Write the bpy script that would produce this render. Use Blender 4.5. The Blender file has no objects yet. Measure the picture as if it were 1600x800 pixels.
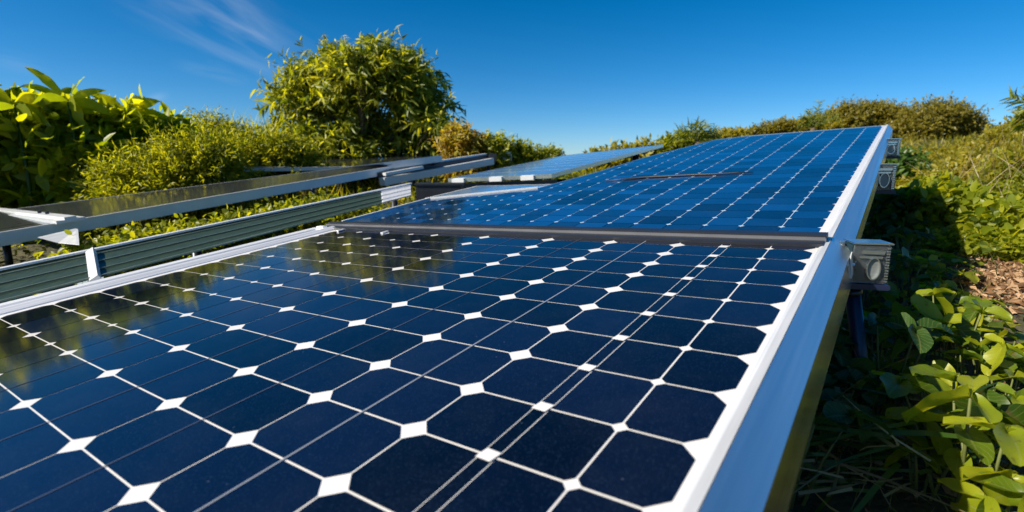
import bpy, math
import numpy as np
from mathutils import Vector, Matrix

sc = bpy.context.scene
R = math.radians
# ------------------------------------------------------------------ camera
CAM_Z = 1.05
PITCH = math.atan(145 / 831)
cd = bpy.data.cameras.new('camera')
cam = bpy.data.objects.new('camera', cd)
sc.collection.objects.link(cam)
cam.location = (0, 0, CAM_Z)
cam.rotation_euler = (math.pi / 2 - PITCH, 0, 0)
cd.sensor_width = 36
cd.lens = 18.7
cd.clip_start = 0.02
cd.clip_end = 3000
cd.dof.use_dof = True
cd.dof.focus_distance = 1.9
cd.dof.aperture_fstop = 2.8
sc.camera = cam
# ------------------------------------------------------------------ light
SUN_EL = R(34)
SUN_AZ = R(-111)            # from +Y clockwise: the sun stands to the left
world = bpy.data.worlds.new('World')
sc.world = world
world.use_nodes = True
wn = world.node_tree
wn.nodes.clear()
sky = wn.nodes.new('ShaderNodeTexSky')
sky.sky_type = 'NISHITA'
sky.sun_disc = False
sky.sun_elevation = SUN_EL
sky.sun_rotation = SUN_AZ
sky.altitude = 500
sky.air_density = 0.7
sky.dust_density = 0.4
sky.ozone_density = 5.0
SKY_STRENGTH = 0.068
sun_d = bpy.data.lights.new('sun', 'SUN')
sun_d.energy = 5.0
sun_d.angle = R(0.5)
sun_d.color = (1.0, 0.90, 0.74)
sun = bpy.data.objects.new('sun', sun_d)
sc.collection.objects.link(sun)
sdir = Vector((math.sin(SUN_AZ) * math.cos(SUN_EL), math.cos(SUN_AZ) * math.cos(SUN_EL), math.sin(SUN_EL)))
sun.rotation_euler = sdir.to_track_quat('Z', 'Y').to_euler()
sc.view_settings.view_transform = 'Standard'
sc.view_settings.look = 'None'
sc.view_settings.exposure = 0.85
sc.view_settings.gamma = 1.0
sc.view_settings.use_curve_mapping = False
sc.cycles.max_bounces = 8
sc.cycles.transparent_max_bounces = 8
sc.cycles.use_denoising = True


def build_world():
    nt = wn
    L = nt.links
    N = nt.nodes.new
    out = N('ShaderNodeOutputWorld')
    bg = N('ShaderNodeBackground')
    bg.inputs['Strength'].default_value = SKY_STRENGTH
    hs = N('ShaderNodeHueSaturation')
    hs.inputs['Saturation'].default_value = SKY_SAT
    hs.inputs['Hue'].default_value = 0.495
    L.new(sky.outputs[0], hs.inputs['Color'])
    geo = N('ShaderNodeTexCoord')

    def dirv(x, y):
        X, Z, Y = (x - 800) / 831, -(y - 400) / 831, 1.0
        c, s = math.cos(PITCH), math.sin(PITCH)
        return Vector((X, Y * c + Z * s, -Y * s + Z * c)).normalized()

    total = None
    # cirrus streaks: (head, tail, half width, strength)
    for (p, q, hw, st, seed) in [((190, -40), (500, 120), 0.085, 0.19, 3.0), ((270, -60), (440, 70), 0.06, 0.13, 9.0),
                                 ((270, 98), (390, 128), 0.014, 0.13, 5.0), ((-30, 88), (80, 106), 0.02, 0.10, 7.0),
                                 ((225, 160), (265, 148), 0.012, 0.2, 12.0)]:
        a, b = dirv(*p), dirv(*q)
        mid = (a + b) / 2
        s = (b - a)
        half = s.length / 2
        s.normalize()
        t = mid.normalized().cross(s).normalized()

        def dotc(v, off):
            d = N('ShaderNodeVectorMath'); d.operation = 'DOT_PRODUCT'
            d.inputs[1].default_value = v
            L.new(geo.outputs['Generated'], d.inputs[0])
            m = N('ShaderNodeMath'); m.operation = 'SUBTRACT'
            m.inputs[1].default_value = off
            L.new(d.outputs['Value'], m.inputs[0])
            return m.outputs[0]
        sa, ta = dotc(s, mid.dot(s)), dotc(t, mid.dot(t))
        fr = dotc(mid.normalized(), 0.0)
        cmb = N('ShaderNodeCombineXYZ')
        for (src, k, i) in ((sa, 3.5 , 0), (ta, 26.0, 1)):
            mm = N('ShaderNodeMath'); mm.operation = 'MULTIPLY'
            mm.inputs[1].default_value = k
            L.new(src, mm.inputs[0]); L.new(mm.outputs[0], cmb.inputs[i])
        cmb.inputs[2].default_value = seed
        nz = N('ShaderNodeTexNoise')
        nz.inputs['Scale'].default_value = 1.6
        nz.inputs['Detail'].default_value = 5
        nz.inputs['Distortion'].default_value = 0.6
        L.new(cmb.outputs[0], nz.inputs['Vector'])
        nr = N('ShaderNodeMapRange'); nr.inputs[1].default_value = 0.36; nr.inputs[2].default_value = 0.78
        L.new(nz.outputs[0], nr.inputs[0])

        def window(src, w):
            ab = N('ShaderNodeMath'); ab.operation = 'ABSOLUTE'
            L.new(src, ab.inputs[0])
            mr = N('ShaderNodeMapRange'); mr.interpolation_type = 'SMOOTHSTEP'
            mr.inputs[1].default_value = w; mr.inputs[2].default_value = 0.0
            L.new(ab.outputs[0], mr.inputs[0])
            return mr.outputs[0]

        def mul(x, y):
            m = N('ShaderNodeMath'); m.operation = 'MULTIPLY'
            L.new(x, m.inputs[0])
            if isinstance(y, float):
                m.inputs[1].default_value = y
            else:
                L.new(y, m.inputs[1])
            return m.outputs[0]
        fmask = N('ShaderNodeMath'); fmask.operation = 'GREATER_THAN'; fmask.inputs[1].default_value = 0.5
        L.new(fr, fmask.inputs[0])
        v = mul(mul(mul(mul(window(sa, half * 1.25), window(ta, hw)), nr.outputs[0]), fmask.outputs[0]), st)
        if total is None:
            total = v
        else:
            ad = N('ShaderNodeMath'); ad.operation = 'ADD'
            L.new(total, ad.inputs[0]); L.new(v, ad.inputs[1])
            total = ad.outputs[0]
    mix = N('ShaderNodeMix'); mix.data_type = 'RGBA'
    mix.inputs['B'].default_value = (7.5, 8.0, 8.6, 1)
    L.new(total, mix.inputs['Factor'])
    L.new(hs.outputs[0], mix.inputs['A'])
    L.new(mix.outputs['Result'], bg.inputs['Color'])
    L.new(bg.outputs[0], out.inputs['Surface'])


SKY_SAT = 1.33
build_world()

# ------------------------------------------------------------------ geometry of the site
# camera-centred frame of the panel plane: B across, A along, N up from the glass; h = eye height over the glass
h = 0.46
CO = np.array((0, 0, CAM_Z))
A = np.array((0.57807011, 0.80784318, 0.11499718))
B = np.array((0.8089171, -0.5858537, 0.04928048))
NN = np.array((-0.10718243, -0.06453561, 0.99214267))
A2 = np.array((0.58503889, 0.79397985, 0.16530427))
B2 = B - A2 * (A2 @ B)
B2 /= np.linalg.norm(B2)
N2 = np.cross(B2, A2)


def frame_matrix(o, b, a, n):
    m = Matrix.Identity(4)
    for i in range(3):
        m[i][0], m[i][1], m[i][2], m[i][3] = b[i], a[i], n[i], o[i]
    return m


def ray(x, y):
    X, Z = (x - 800) / 831, -(y - 400) / 831
    c, s = math.cos(PITCH), math.sin(PITCH)
    return np.array((X, c + Z * s, -s + Z * c))


def at(x, y, dist):
    """site point that the survey photo shows at (x, y), dist metres ahead"""
    d = ray(x, y)
    return CO + d * (dist / d[1])


def ground_z(x, y):
    v = 0.578 * x + 0.808 * y
    z = np.where(v > 0, 1.0 * (1 - np.exp(-np.maximum(v, 0) / 9.0)), 0.11 * v)
    z = np.maximum(z, -1.5)
    z = z + 0.03 * np.sin(1.7 * x + .3) * np.cos(1.3 * y) * np.exp(-(x * x + y * y) / 400.0)
    rise = np.clip((0.6 * x + 0.8 * y - 14) / 26, 0, 1)
    right = np.clip((x - 2) / 10, 0, 1)
    return z + 1.6 * rise * rise * (3 - 2 * rise) * right


def gz(x, y):
    return float(ground_z(np.array(float(x)), np.array(float(y))))


# ------------------------------------------------------------------ materials
def mat(name):
    m = bpy.data.materials.new(name)
    m.use_nodes = True
    nt = m.node_tree
    p = nt.nodes['Principled BSDF']
    return m, nt, p


def pset(p, **kw):
    for k, v in kw.items():
        p.inputs[k.replace('_', ' ')].default_value = v


def noise(nt, scale, detail=4, coord='Object', stretch=None, rough=0.5):
    tc = nt.nodes.new('ShaderNodeTexCoord')
    nz = nt.nodes.new('ShaderNodeTexNoise')
    nz.inputs['Scale'].default_value = scale
    nz.inputs['Detail'].default_value = detail
    nz.inputs['Roughness'].default_value = rough
    if stretch:
        mp = nt.nodes.new('ShaderNodeMapping')
        mp.inputs['Scale'].default_value = stretch
        nt.links.new(tc.outputs[coord], mp.inputs[0])
        nt.links.new(mp.outputs[0], nz.inputs['Vector'])
    else:
        nt.links.new(tc.outputs[coord], nz.inputs['Vector'])
    return nz


def ramp(nt, src, stops):
    r = nt.nodes.new('ShaderNodeValToRGB')
    el = r.color_ramp.elements
    while len(el) < len(stops):
        el.new(0.5)
    for e, (p, c) in zip(el, stops):
        e.position = p
        e.color = (*c, 1) if len(c) == 3 else c
    nt.links.new(src, r.inputs[0])
    return r


def bump(nt, p, src, strength, dist):
    b = nt.nodes.new('ShaderNodeBump')
    b.inputs['Strength'].default_value = strength
    b.inputs['Distance'].default_value = dist
    nt.links.new(src, b.inputs['Height'])
    nt.links.new(b.outputs[0], p.inputs['Normal'])


def simple(name, col, rough=0.5, metallic=0.0, var=0.15, scale=8):
    m, nt, p = mat(name)
    nz = noise(nt, scale, 5)
    r = ramp(nt, nz.outputs[0], [(0.3, tuple(c * (1 - var) for c in col)), (0.7, tuple(min(1, c * (1 + var)) for c in col))])
    nt.links.new(r.outputs[0], p.inputs['Base Color'])
    pset(p, Roughness=rough, Metallic=metallic)
    return m


def metal(name, col, rough=0.3, metallic=1.0, brush=(1, 60, 60), var=0.12):
    m, nt, p = mat(name)
    nz = noise(nt, 2.5, 5, stretch=brush)
    a = tuple(c * (1 - var) for c in col)
    b = tuple(min(1, c * (1 + var)) for c in col)
    r = ramp(nt, nz.outputs[0], [(0.3, a), (0.7, b)])
    nt.links.new(r.outputs[0], p.inputs['Base Color'])
    rr = nt.nodes.new('ShaderNodeMapRange')
    rr.inputs[3].default_value = rough * 0.75
    rr.inputs[4].default_value = rough * 1.3
    nt.links.new(nz.outputs[0], rr.inputs[0])
    nt.links.new(rr.outputs[0], p.inputs['Roughness'])
    pset(p, Metallic=metallic)
    bump(nt, p, nz.outputs[0], 0.06, 0.002)
    return m


def make_cell_mat(name, c1, c2, rough):
    m, nt, p = mat(name)
    big = noise(nt, 1.1, 3)
    fine = noise(nt, 420, 2, rough=0.8)
    mixf = nt.nodes.new('ShaderNodeMath'); mixf.operation = 'MULTIPLY_ADD'
    mixf.inputs[1].default_value = 0.55
    nt.links.new(fine.outputs[0], mixf.inputs[0])
    nt.links.new(big.outputs[0], mixf.inputs[2])
    r = ramp(nt, mixf.outputs[0], [(0.45, c1), (1.0, c2)])
    # every cell its own tone
    at_ = nt.nodes.new('ShaderNodeAttribute'); at_.attribute_name = 'tint'
    mr = nt.nodes.new('ShaderNodeMapRange'); mr.inputs[3].default_value = 0.35; mr.inputs[4].default_value = 1.8
    nt.links.new(at_.outputs['Fac'], mr.inputs[0])
    mx = nt.nodes.new('ShaderNodeVectorMath'); mx.operation = 'SCALE'
    nt.links.new(r.outputs[0], mx.inputs[0]); nt.links.new(mr.outputs[0], mx.inputs['Scale'])
    # dust specks
    vo = nt.nodes.new('ShaderNodeTexVoronoi'); vo.inputs['Scale'].default_value = 26
    tc = nt.nodes.new('ShaderNodeTexCoord'); nt.links.new(tc.outputs['Object'], vo.inputs['Vector'])
    sp = ramp(nt, vo.outputs['Distance'], [(0.0, (1, 1, 1)), (0.06, (0, 0, 0))])
    sel = nt.nodes.new('ShaderNodeMath'); sel.operation = 'GREATER_THAN'; sel.inputs[1].default_value = 0.72
    sepc = nt.nodes.new('ShaderNodeSeparateColor'); nt.links.new(vo.outputs['Color'], sepc.inputs[0])
    nt.links.new(sepc.outputs[0], sel.inputs[0])
    k = nt.nodes.new('ShaderNodeMath'); k.operation = 'MULTIPLY'
    nt.links.new(sp.outputs[0], k.inputs[0]); nt.links.new(sel.outputs[0], k.inputs[1])
    k2 = nt.nodes.new('ShaderNodeMath'); k2.operation = 'MULTIPLY'; k2.inputs[1].default_value = 0.25
    nt.links.new(k.outputs[0], k2.inputs[0])
    dm = nt.nodes.new('ShaderNodeMix'); dm.data_type = 'RGBA'
    dm.inputs['B'].default_value = (0.25, 0.30, 0.42, 1)
    nt.links.new(k2.outputs[0], dm.inputs['Factor']); nt.links.new(mx.outputs[0], dm.inputs['A'])
    film = noise(nt, 5.0, 7, rough=0.7)
    fm = nt.nodes.new('ShaderNodeMapRange'); fm.inputs[1].default_value = 0.45; fm.inputs[2].default_value = 0.85; fm.inputs[4].default_value = 0.05
    nt.links.new(film.outputs[0], fm.inputs[0])
    d2 = nt.nodes.new('ShaderNodeMix'); d2.data_type = 'RGBA'
    d2.inputs['B'].default_value = (0.10, 0.12, 0.16, 1)
    nt.links.new(fm.outputs[0], d2.inputs['Factor']); nt.links.new(dm.outputs['Result'], d2.inputs['A'])
    spk = noise(nt, 330, 1, rough=0.4)
    sm_ = nt.nodes.new('ShaderNodeMapRange'); sm_.inputs[1].default_value = 0.56; sm_.inputs[2].default_value = 0.74; sm_.inputs[4].default_value = 0.10
    nt.links.new(spk.outputs[0], sm_.inputs[0])
    d3 = nt.nodes.new('ShaderNodeMix'); d3.data_type = 'RGBA'
    d3.inputs['B'].default_value = (0.05, 0.10, 0.20, 1)
    nt.links.new(sm_.outputs[0], d3.inputs['Factor']); nt.links.new(d2.outputs['Result'], d3.inputs['A'])
    nt.links.new(d3.outputs['Result'], p.inputs['Base Color'])
    rn = nt.nodes.new('ShaderNodeMapRange'); rn.inputs[3].default_value = rough * .8; rn.inputs[4].default_value = rough * 1.5
    nt.links.new(big.outputs[0], rn.inputs[0]); nt.links.new(rn.outputs[0], p.inputs['Roughness'])
    pset(p, IOR=1.5)
    bump(nt, p, fine.outputs[0], 0.035, 0.0006)
    return m


M = {}
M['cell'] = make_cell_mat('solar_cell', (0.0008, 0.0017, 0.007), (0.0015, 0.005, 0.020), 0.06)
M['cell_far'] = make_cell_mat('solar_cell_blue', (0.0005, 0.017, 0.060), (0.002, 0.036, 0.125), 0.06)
M['cell_dull'] = make_cell_mat('solar_cell_black', (0.010, 0.012, 0.010), (0.028, 0.031, 0.026), 0.09)


M['backsheet'] = simple('white_backsheet', (0.66, 0.66, 0.66), 0.12, var=0.04)
M['busbar'] = simple('tinned_busbar', (0.30, 0.33, 0.38), 0.25, 0.3)
M['busbar_faint'] = simple('thin_busbar', (0.07, 0.09, 0.14), 0.25, 0.2)
M['alu'] = metal('anodised_aluminium', (0.80, 0.82, 0.80), 0.22, brush=(30, .6, 30), var=0.05)
M['alu_frame'] = simple('grey_coated_frame', (0.58, 0.62, 0.66), 0.4, 0.4, var=0.05)
M['alu_side'] = metal('brushed_aluminium', (0.84, 0.92, 0.92), 0.30, 0.96, brush=(30, .6, 30), var=0.05)
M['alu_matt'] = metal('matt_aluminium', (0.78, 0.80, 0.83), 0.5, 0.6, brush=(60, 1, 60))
M['white_metal'] = metal('white_coated_metal', (0.62, 0.64, 0.66), 0.35, 0.25, brush=(40, 2, 40), var=0.08)
M['reflected_green'] = metal('reflected_green_steel', (0.028, 0.05, 0.026), 0.42, 0.15, brush=(40, 1, 60), var=0.35)  # plants mirrored in the metal, put in as a green base colour
M['dark_metal'] = metal('dark_steel', (0.035, 0.04, 0.05), 0.35, 0.5, brush=(20, 20, 20))
M['black_bar'] = simple('black_anodised_bar', (0.012, 0.014, 0.02), 0.38, 0.0)
M['navy_post'] = metal('navy_painted_post', (0.012, 0.018, 0.05), 0.35, 0.1)
M['joint_grey'] = simple('grey_gasket', (0.11, 0.115, 0.13), 0.4)
M['rib_grey'] = simple('greenish_grey_rib', (0.17, 0.21, 0.18), 0.35, 0.3)  # pale greenish grey for the thin bars on the rail
M['dash'] = simple('pale_blue_backing', (0.40, 0.52, 0.62), 0.12, var=0.1)
M['rubber'] = simple('black_rubber', (0.012, 0.012, 0.014), 0.45)
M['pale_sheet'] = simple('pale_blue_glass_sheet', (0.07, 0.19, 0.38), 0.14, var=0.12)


def make_clear():
    m, nt, p = mat('clear_plastic')
    pset(p, Base_Color=(0.80, 0.88, 0.92, 1), Roughness=0.03, IOR=1.46)
    p.inputs['Transmission Weight'].default_value = 0.96
    nz = noise(nt, 60, 3)
    bump(nt, p, nz.outputs[0], 0.12, 0.003)
    return m


M['clear'] = make_clear()
M['teal_dark'] = simple('dark_teal_housing', (0.012, 0.03, 0.04), 0.25, 0.3, var=0.4, scale=40)
M['reflector'] = metal('grey_reflector', (0.20, 0.22, 0.22), 0.3, 0.4)


def leaf_mat(name, dark, mid, lite, trans=0.42, rough=0.42, tr_col=None):
    m, nt, p = mat(name)
    at_ = nt.nodes.new('ShaderNodeAttribute'); at_.attribute_name = 'tint'
    nz = noise(nt, 9, 3)
    ad = nt.nodes.new('ShaderNodeMath'); ad.operation = 'MULTIPLY_ADD'
    ad.inputs[1].default_value = 0.35
    nt.links.new(nz.outputs[0], ad.inputs[0]); nt.links.new(at_.outputs['Fac'], ad.inputs[2])
    r = ramp(nt, ad.outputs[0], [(0.15, dark), (0.6, mid), (1.15 if False else 1.0, lite)])
    nt.links.new(r.outputs[0], p.inputs['Base Color'])
    pset(p, Roughness=rough)
    p.inputs['Specular IOR Level'].default_value = 0.4
    tr = nt.nodes.new('ShaderNodeBsdfTranslucent')
    g = nt.nodes.new('ShaderNodeMix'); g.data_type = 'RGBA'; g.blend_type = 'MULTIPLY'
    g.inputs['Factor'].default_value = 1.0
    g.inputs['B'].default_value = (*(tr_col or (2.6, 2.3, 0.7)), 1)
    nt.links.new(r.outputs[0], g.inputs['A'])
    nt.links.new(g.outputs['Result'], tr.inputs['Color'])
    ms = nt.nodes.new('ShaderNodeMixShader')
    ms.inputs[0].default_value = trans
    nt.links.new(p.outputs[0], ms.inputs[1]); nt.links.new(tr.outputs[0], ms.inputs[2])
    nt.links.new(ms.outputs[0], nt.nodes['Material Output'].inputs['Surface'])
    return m


M['leaf_lush'] = leaf_mat('lush_leaf', (0.035, 0.08, 0.006), (0.18, 0.24, 0.010), (0.32, 0.34, 0.014), trans=0.55)
M['leaf_fine'] = leaf_mat('feathery_leaf', (0.035, 0.06, 0.006), (0.14, 0.175, 0.010), (0.29, 0.30, 0.018), trans=0.48)
M['leaf_bush'] = leaf_mat('bush_leaf', (0.03, 0.055, 0.006), (0.12, 0.16, 0.010), (0.33, 0.34, 0.03), trans=0.45)
M['leaf_olive'] = leaf_mat('olive_leaf', (0.05, 0.055, 0.008), (0.14, 0.13, 0.014), (0.22, 0.19, 0.025), trans=0.4)
M['leaf_gold'] = leaf_mat('golden_leaf', (0.08, 0.09, 0.008), (0.19, 0.19, 0.014), (0.30, 0.26, 0.03), trans=0.5)
M['leaf_lime'] = leaf_mat('lime_leaf', (0.03, 0.07, 0.006), (0.16, 0.20, 0.010), (0.30, 0.31, 0.014), trans=0.48)
M['leaf_clover'] = leaf_mat('clover_leaf', (0.04, 0.085, 0.006), (0.14, 0.20, 0.008), (0.27, 0.30, 0.010), trans=0.40, rough=0.36)
M['leaf_shade'] = leaf_mat('shaded_green_leaf', (0.015, 0.045, 0.010), (0.04, 0.09, 0.014), (0.08, 0.14, 0.02), trans=0.35, rough=0.4)  # leaf colours darkened for plants that stand in shade
M['leaf_palm'] = leaf_mat('palm_leaf', (0.05, 0.08, 0.01), (0.13, 0.17, 0.015), (0.22, 0.24, 0.03), trans=0.4)
M['leaf_rust'] = leaf_mat('rusty_leaf', (0.12, 0.07, 0.012), (0.22, 0.15, 0.02), (0.26, 0.24, 0.03), trans=0.45)
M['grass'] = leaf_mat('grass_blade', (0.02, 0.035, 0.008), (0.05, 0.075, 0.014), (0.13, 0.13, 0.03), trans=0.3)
M['dry'] = leaf_mat('dry_blade', (0.09, 0.07, 0.03), (0.20, 0.16, 0.08), (0.34, 0.29, 0.17), trans=0.2)
M['chip'] = leaf_mat('leaf_litter', (0.06, 0.032, 0.014), (0.17, 0.085, 0.035), (0.36, 0.24, 0.14), trans=0.05, rough=0.8)
M['bark'] = simple('bark', (0.09, 0.065, 0.04), 0.85, var=0.4, scale=20)
M['stem'] = simple('green_stem', (0.10, 0.12, 0.03), 0.6, var=0.3)


def veined(key):
    m = M[key].copy()
    m.name = M[key].name + '_veined'
    nt = m.node_tree
    p = nt.nodes['Principled BSDF']
    ramp_ = [n for n in nt.nodes if n.type == 'VALTORGB'][0]
    def att(n):
        a = nt.nodes.new('ShaderNodeAttribute'); a.attribute_name = n
        return a.outputs['Fac']
    def mth(op, a, b=None, c=None):
        n = nt.nodes.new('ShaderNodeMath'); n.operation = op
        for i, v in enumerate((a, b, c)):
            if v is None:
                continue
            if isinstance(v, (int, float)):
                n.inputs[i].default_value = v
            else:
                nt.links.new(v, n.inputs[i])
        return n.outputs[0]
    f, g = att('along'), att('across')
    w = mth('SINE', mth('MULTIPLY', mth('MULTIPLY_ADD', g, -0.30, f), 46.0))
    side = mth('MULTIPLY', mth('GREATER_THAN', w, 0.86), 0.35)
    rib = mth('MULTIPLY', mth('LESS_THAN', g, 0.07), 0.6)
    vein = mth('MAXIMUM', side, rib)
    tc = nt.nodes.new('ShaderNodeTexCoord')
    nz = nt.nodes.new('ShaderNodeTexNoise'); nz.inputs['Scale'].default_value = 38; nz.inputs['Detail'].default_value = 6
    nt.links.new(tc.outputs['Object'], nz.inputs['Vector'])
    blot = nt.nodes.new('ShaderNodeMapRange'); blot.inputs[1].default_value = 0.62; blot.inputs[2].default_value = 0.72; blot.inputs[4].default_value = 0.75
    nt.links.new(nz.outputs[0], blot.inputs[0])
    m1 = nt.nodes.new('ShaderNodeMix'); m1.data_type = 'RGBA'
    m1.inputs['B'].default_value = (0.24, 0.27, 0.08, 1)
    nt.links.new(mth('MULTIPLY', vein, 0.6), m1.inputs['Factor']); nt.links.new(ramp_.outputs[0], m1.inputs['A'])
    m2 = nt.nodes.new('ShaderNodeMix'); m2.data_type = 'RGBA'
    m2.inputs['B'].default_value = (0.10, 0.075, 0.02, 1)
    nt.links.new(blot.outputs[0], m2.inputs['Factor']); nt.links.new(m1.outputs['Result'], m2.inputs['A'])
    for l in list(ramp_.outputs[0].links):
        if l.to_node != m1:
            sk = l.to_socket
            nt.links.remove(l)
            nt.links.new(m2.outputs['Result'], sk)
    hgt = mth('MULTIPLY_ADD', vein, -1.0, mth('MULTIPLY', nz.outputs[0], 0.8))
    bump(nt, p, hgt, 0.5, 0.003)
    M[key + '_veined'] = m


for k_ in ('leaf_clover', 'leaf_lime', 'leaf_shade'):
    veined(k_)


def make_soil():
    m, nt, p = mat('soil')
    nz = noise(nt, 3.0, 9, rough=0.7)
    r = ramp(nt, nz.outputs[0], [(0.25, (0.02, 0.018, 0.01)), (0.5, (0.05, 0.05, 0.018)), (0.75, (0.10, 0.085, 0.04))])
    nt.links.new(r.outputs[0], p.inputs['Base Color'])
    pset(p, Roughness=0.95)
    n2 = noise(nt, 40, 6)
    bump(nt, p, n2.outputs[0], 0.8, 0.03)
    return m


M['soil'] = make_soil()

# ------------------------------------------------------------------ object helpers
COL = sc.collection


def link_mesh(name, verts, faces, m, parent=None, matrix=None, smooth=False, tint=None, attrs=None):
    me = bpy.data.meshes.new(name)
    verts = np.asarray(verts, dtype=np.float32).reshape(-1, 3)
    if isinstance(faces, tuple) and len(faces) == 2 and isinstance(faces[0], np.ndarray):
        loops, counts = faces
    else:
        counts = np.array([len(f) for f in faces], dtype=np.int32)
        loops = np.array([i for f in faces for i in f], dtype=np.int32)
    me.vertices.add(len(verts))
    me.vertices.foreach_set('co', verts.ravel())
    me.loops.add(len(loops))
    me.loops.foreach_set('vertex_index', loops.astype(np.int32))
    me.polygons.add(len(counts))
    starts = np.concatenate(([0], np.cumsum(counts)[:-1])).astype(np.int32)
    me.polygons.foreach_set('loop_start', starts)
    me.polygons.foreach_set('use_smooth', np.full(len(counts), bool(smooth)))
    me.update(calc_edges=True)
    if tint is not None:
        a = me.attributes.new('tint', 'FLOAT', 'POINT')
        a.data.foreach_set('value', np.asarray(tint, dtype=np.float32))
    for k, vals in (attrs or {}).items():
        a = me.attributes.new(k, 'FLOAT', 'POINT')
        a.data.foreach_set('value', np.asarray(vals, dtype=np.float32))
    me.materials.append(m)
    o = bpy.data.objects.new(name, me)
    COL.objects.link(o)
    if parent is not None:
        o.parent = parent
    if matrix is not None:
        o.matrix_local = matrix
    return o


def thing(name, label, cat, loc=(0, 0, 0), matrix=None, group=None):
    o = bpy.data.objects.new(name, None)
    COL.objects.link(o)
    o.empty_display_size = 0.1
    if matrix is not None:
        o.matrix_world = matrix
    else:
        o.location = loc
    o['label'] = label
    o['category'] = cat
    if group:
        o['group'] = group
    return o


def tag(o, label, cat, group=None, kind=None):
    o['label'] = label
    o['category'] = cat
    if group:
        o['group'] = group
    if kind:
        o['kind'] = kind
    return o


class MB:
    """collects solids into one mesh"""

    def __init__(s):
        s.v, s.f, s.t = [], [], []

    def add(s, vs, fs, t=0.5):
        o = len(s.v)
        s.v += [tuple(map(float, p)) for p in vs]
        s.f += [[i + o for i in f] for f in fs]
        s.t += [t] * len(vs)

    def box(s, x0, x1, y0, y1, z0, z1, bev=0.0):
        if bev <= 0:
            vs = [(x, y, z) for z in (z0, z1) for y in (y0, y1) for x in (x0, x1)]
            s.add(vs, [(0, 2, 3, 1), (4, 5, 7, 6), (0, 1, 5, 4), (2, 6, 7, 3), (0, 4, 6, 2), (1, 3, 7, 5)])
            return
        b = bev
        prof = [(x0 + b, z0), (x1 - b, z0), (x1, z0 + b), (x1, z1 - b), (x1 - b, z1), (x0 + b, z1), (x0, z1 - b), (x0, z0 + b)]
        s.prism(prof, y0, y1)

    def prism(s, prof, y0, y1, close=True):
        """profile in x,z extruded along y"""
        n = len(prof)
        vs = [(x, y0, z) for x, z in prof] + [(x, y1, z) for x, z in prof]
        fs = [(i, i + n, (i + 1) % n + n, (i + 1) % n) for i in range(n)]
        if close:
            fs += [tuple(range(n)), tuple(range(2 * n - 1, n - 1, -1))]
        s.add(vs, fs)

    def hexa(s, top, down):
        """slab from four top corners (in order) and a downward vector"""
        d = np.asarray(down)
        top = [np.asarray(p, float) for p in top]
        vs = top + [p + d for p in top]
        s.add(vs, [(0, 1, 2, 3), (7, 6, 5, 4), (0, 4, 5, 1), (1, 5, 6, 2), (2, 6, 7, 3), (3, 7, 4, 0)])

    def bar(s, p, q, w, hgt, up=(0, 0, 1)):
        p, q = np.asarray(p, float), np.asarray(q, float)
        d = q - p
        d /= np.linalg.norm(d)
        side = np.cross(d, up); side /= np.linalg.norm(side)
        u = np.cross(side, d)
        a, b = side * w / 2, u * hgt / 2
        vs = [p - a - b, p + a - b, p + a + b, p - a + b, q - a - b, q + a - b, q + a + b, q - a + b]
        s.add(vs, [(0, 1, 2, 3), (7, 6, 5, 4), (0, 4, 5, 1), (1, 5, 6, 2), (2, 6, 7, 3), (3, 7, 4, 0)])

    def tube(s, pts, rad, n=8, t=0.5, cap=True):
        pts = [np.asarray(p, float) for p in pts]
        rings = []
        for i, p in enumerate(pts):
            d = pts[min(i + 1, len(pts) - 1)] - pts[max(i - 1, 0)]
            d /= np.linalg.norm(d) + 1e-9
            ref = np.array((0, 0, 1.0)) if abs(d[2]) < 0.9 else np.array((1.0, 0, 0))
            a = np.cross(d, ref); a /= np.linalg.norm(a)
            b = np.cross(d, a)
            r = rad[i] if hasattr(rad, '__len__') else rad
            rings.append([p + r * (math.cos(2 * math.pi * k / n) * a + math.sin(2 * math.pi * k / n) * b) for k in range(n)])
        vs = [p for r in rings for p in r]
        fs = []
        for i in range(len(pts) - 1):
            for k in range(n):
                k2 = (k + 1) % n
                fs.append((i * n + k, i * n + k2, (i + 1) * n + k2, (i + 1) * n + k))
        if cap:
            fs += [tuple(range(n - 1, -1, -1)), tuple(range((len(pts) - 1) * n, len(pts) * n))]
        s.add(vs, fs, t)

    def build(s, name, m, parent=None, matrix=None, smooth=False):
        return link_mesh(name, s.v, s.f, m, parent, matrix, smooth, tint=s.t)


# ------------------------------------------------------------------ the ground
def build_ground():
    r = np.concatenate((np.linspace(0, 12, 70), np.geomspace(12.4, 900, 50)))
    th = np.linspace(0, 2 * np.pi, 145)[:-1]
    RR, TT = np.meshgrid(r, th, indexing='ij')
    X, Y = RR * np.cos(TT), RR * np.sin(TT)
    Z = ground_z(X, Y)
    v = np.stack((X, Y, Z), -1).reshape(-1, 3)
    n = len(th)
    i, k = np.meshgrid(np.arange(len(r) - 1), np.arange(n), indexing='ij')
    k2 = (k + 1) % n
    f = np.stack((i * n + k, (i + 1) * n + k, (i + 1) * n + k2, i * n + k2), -1).reshape(-1, 4)
    o = link_mesh('ground', v, (f.ravel().astype(np.int32), np.full(len(f), 4, np.int32)), M['soil'], smooth=True)
    o['kind'] = 'structure'


build_ground()
# ================================================================== SOLAR PANELS
rng = np.random.default_rng(11)


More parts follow.
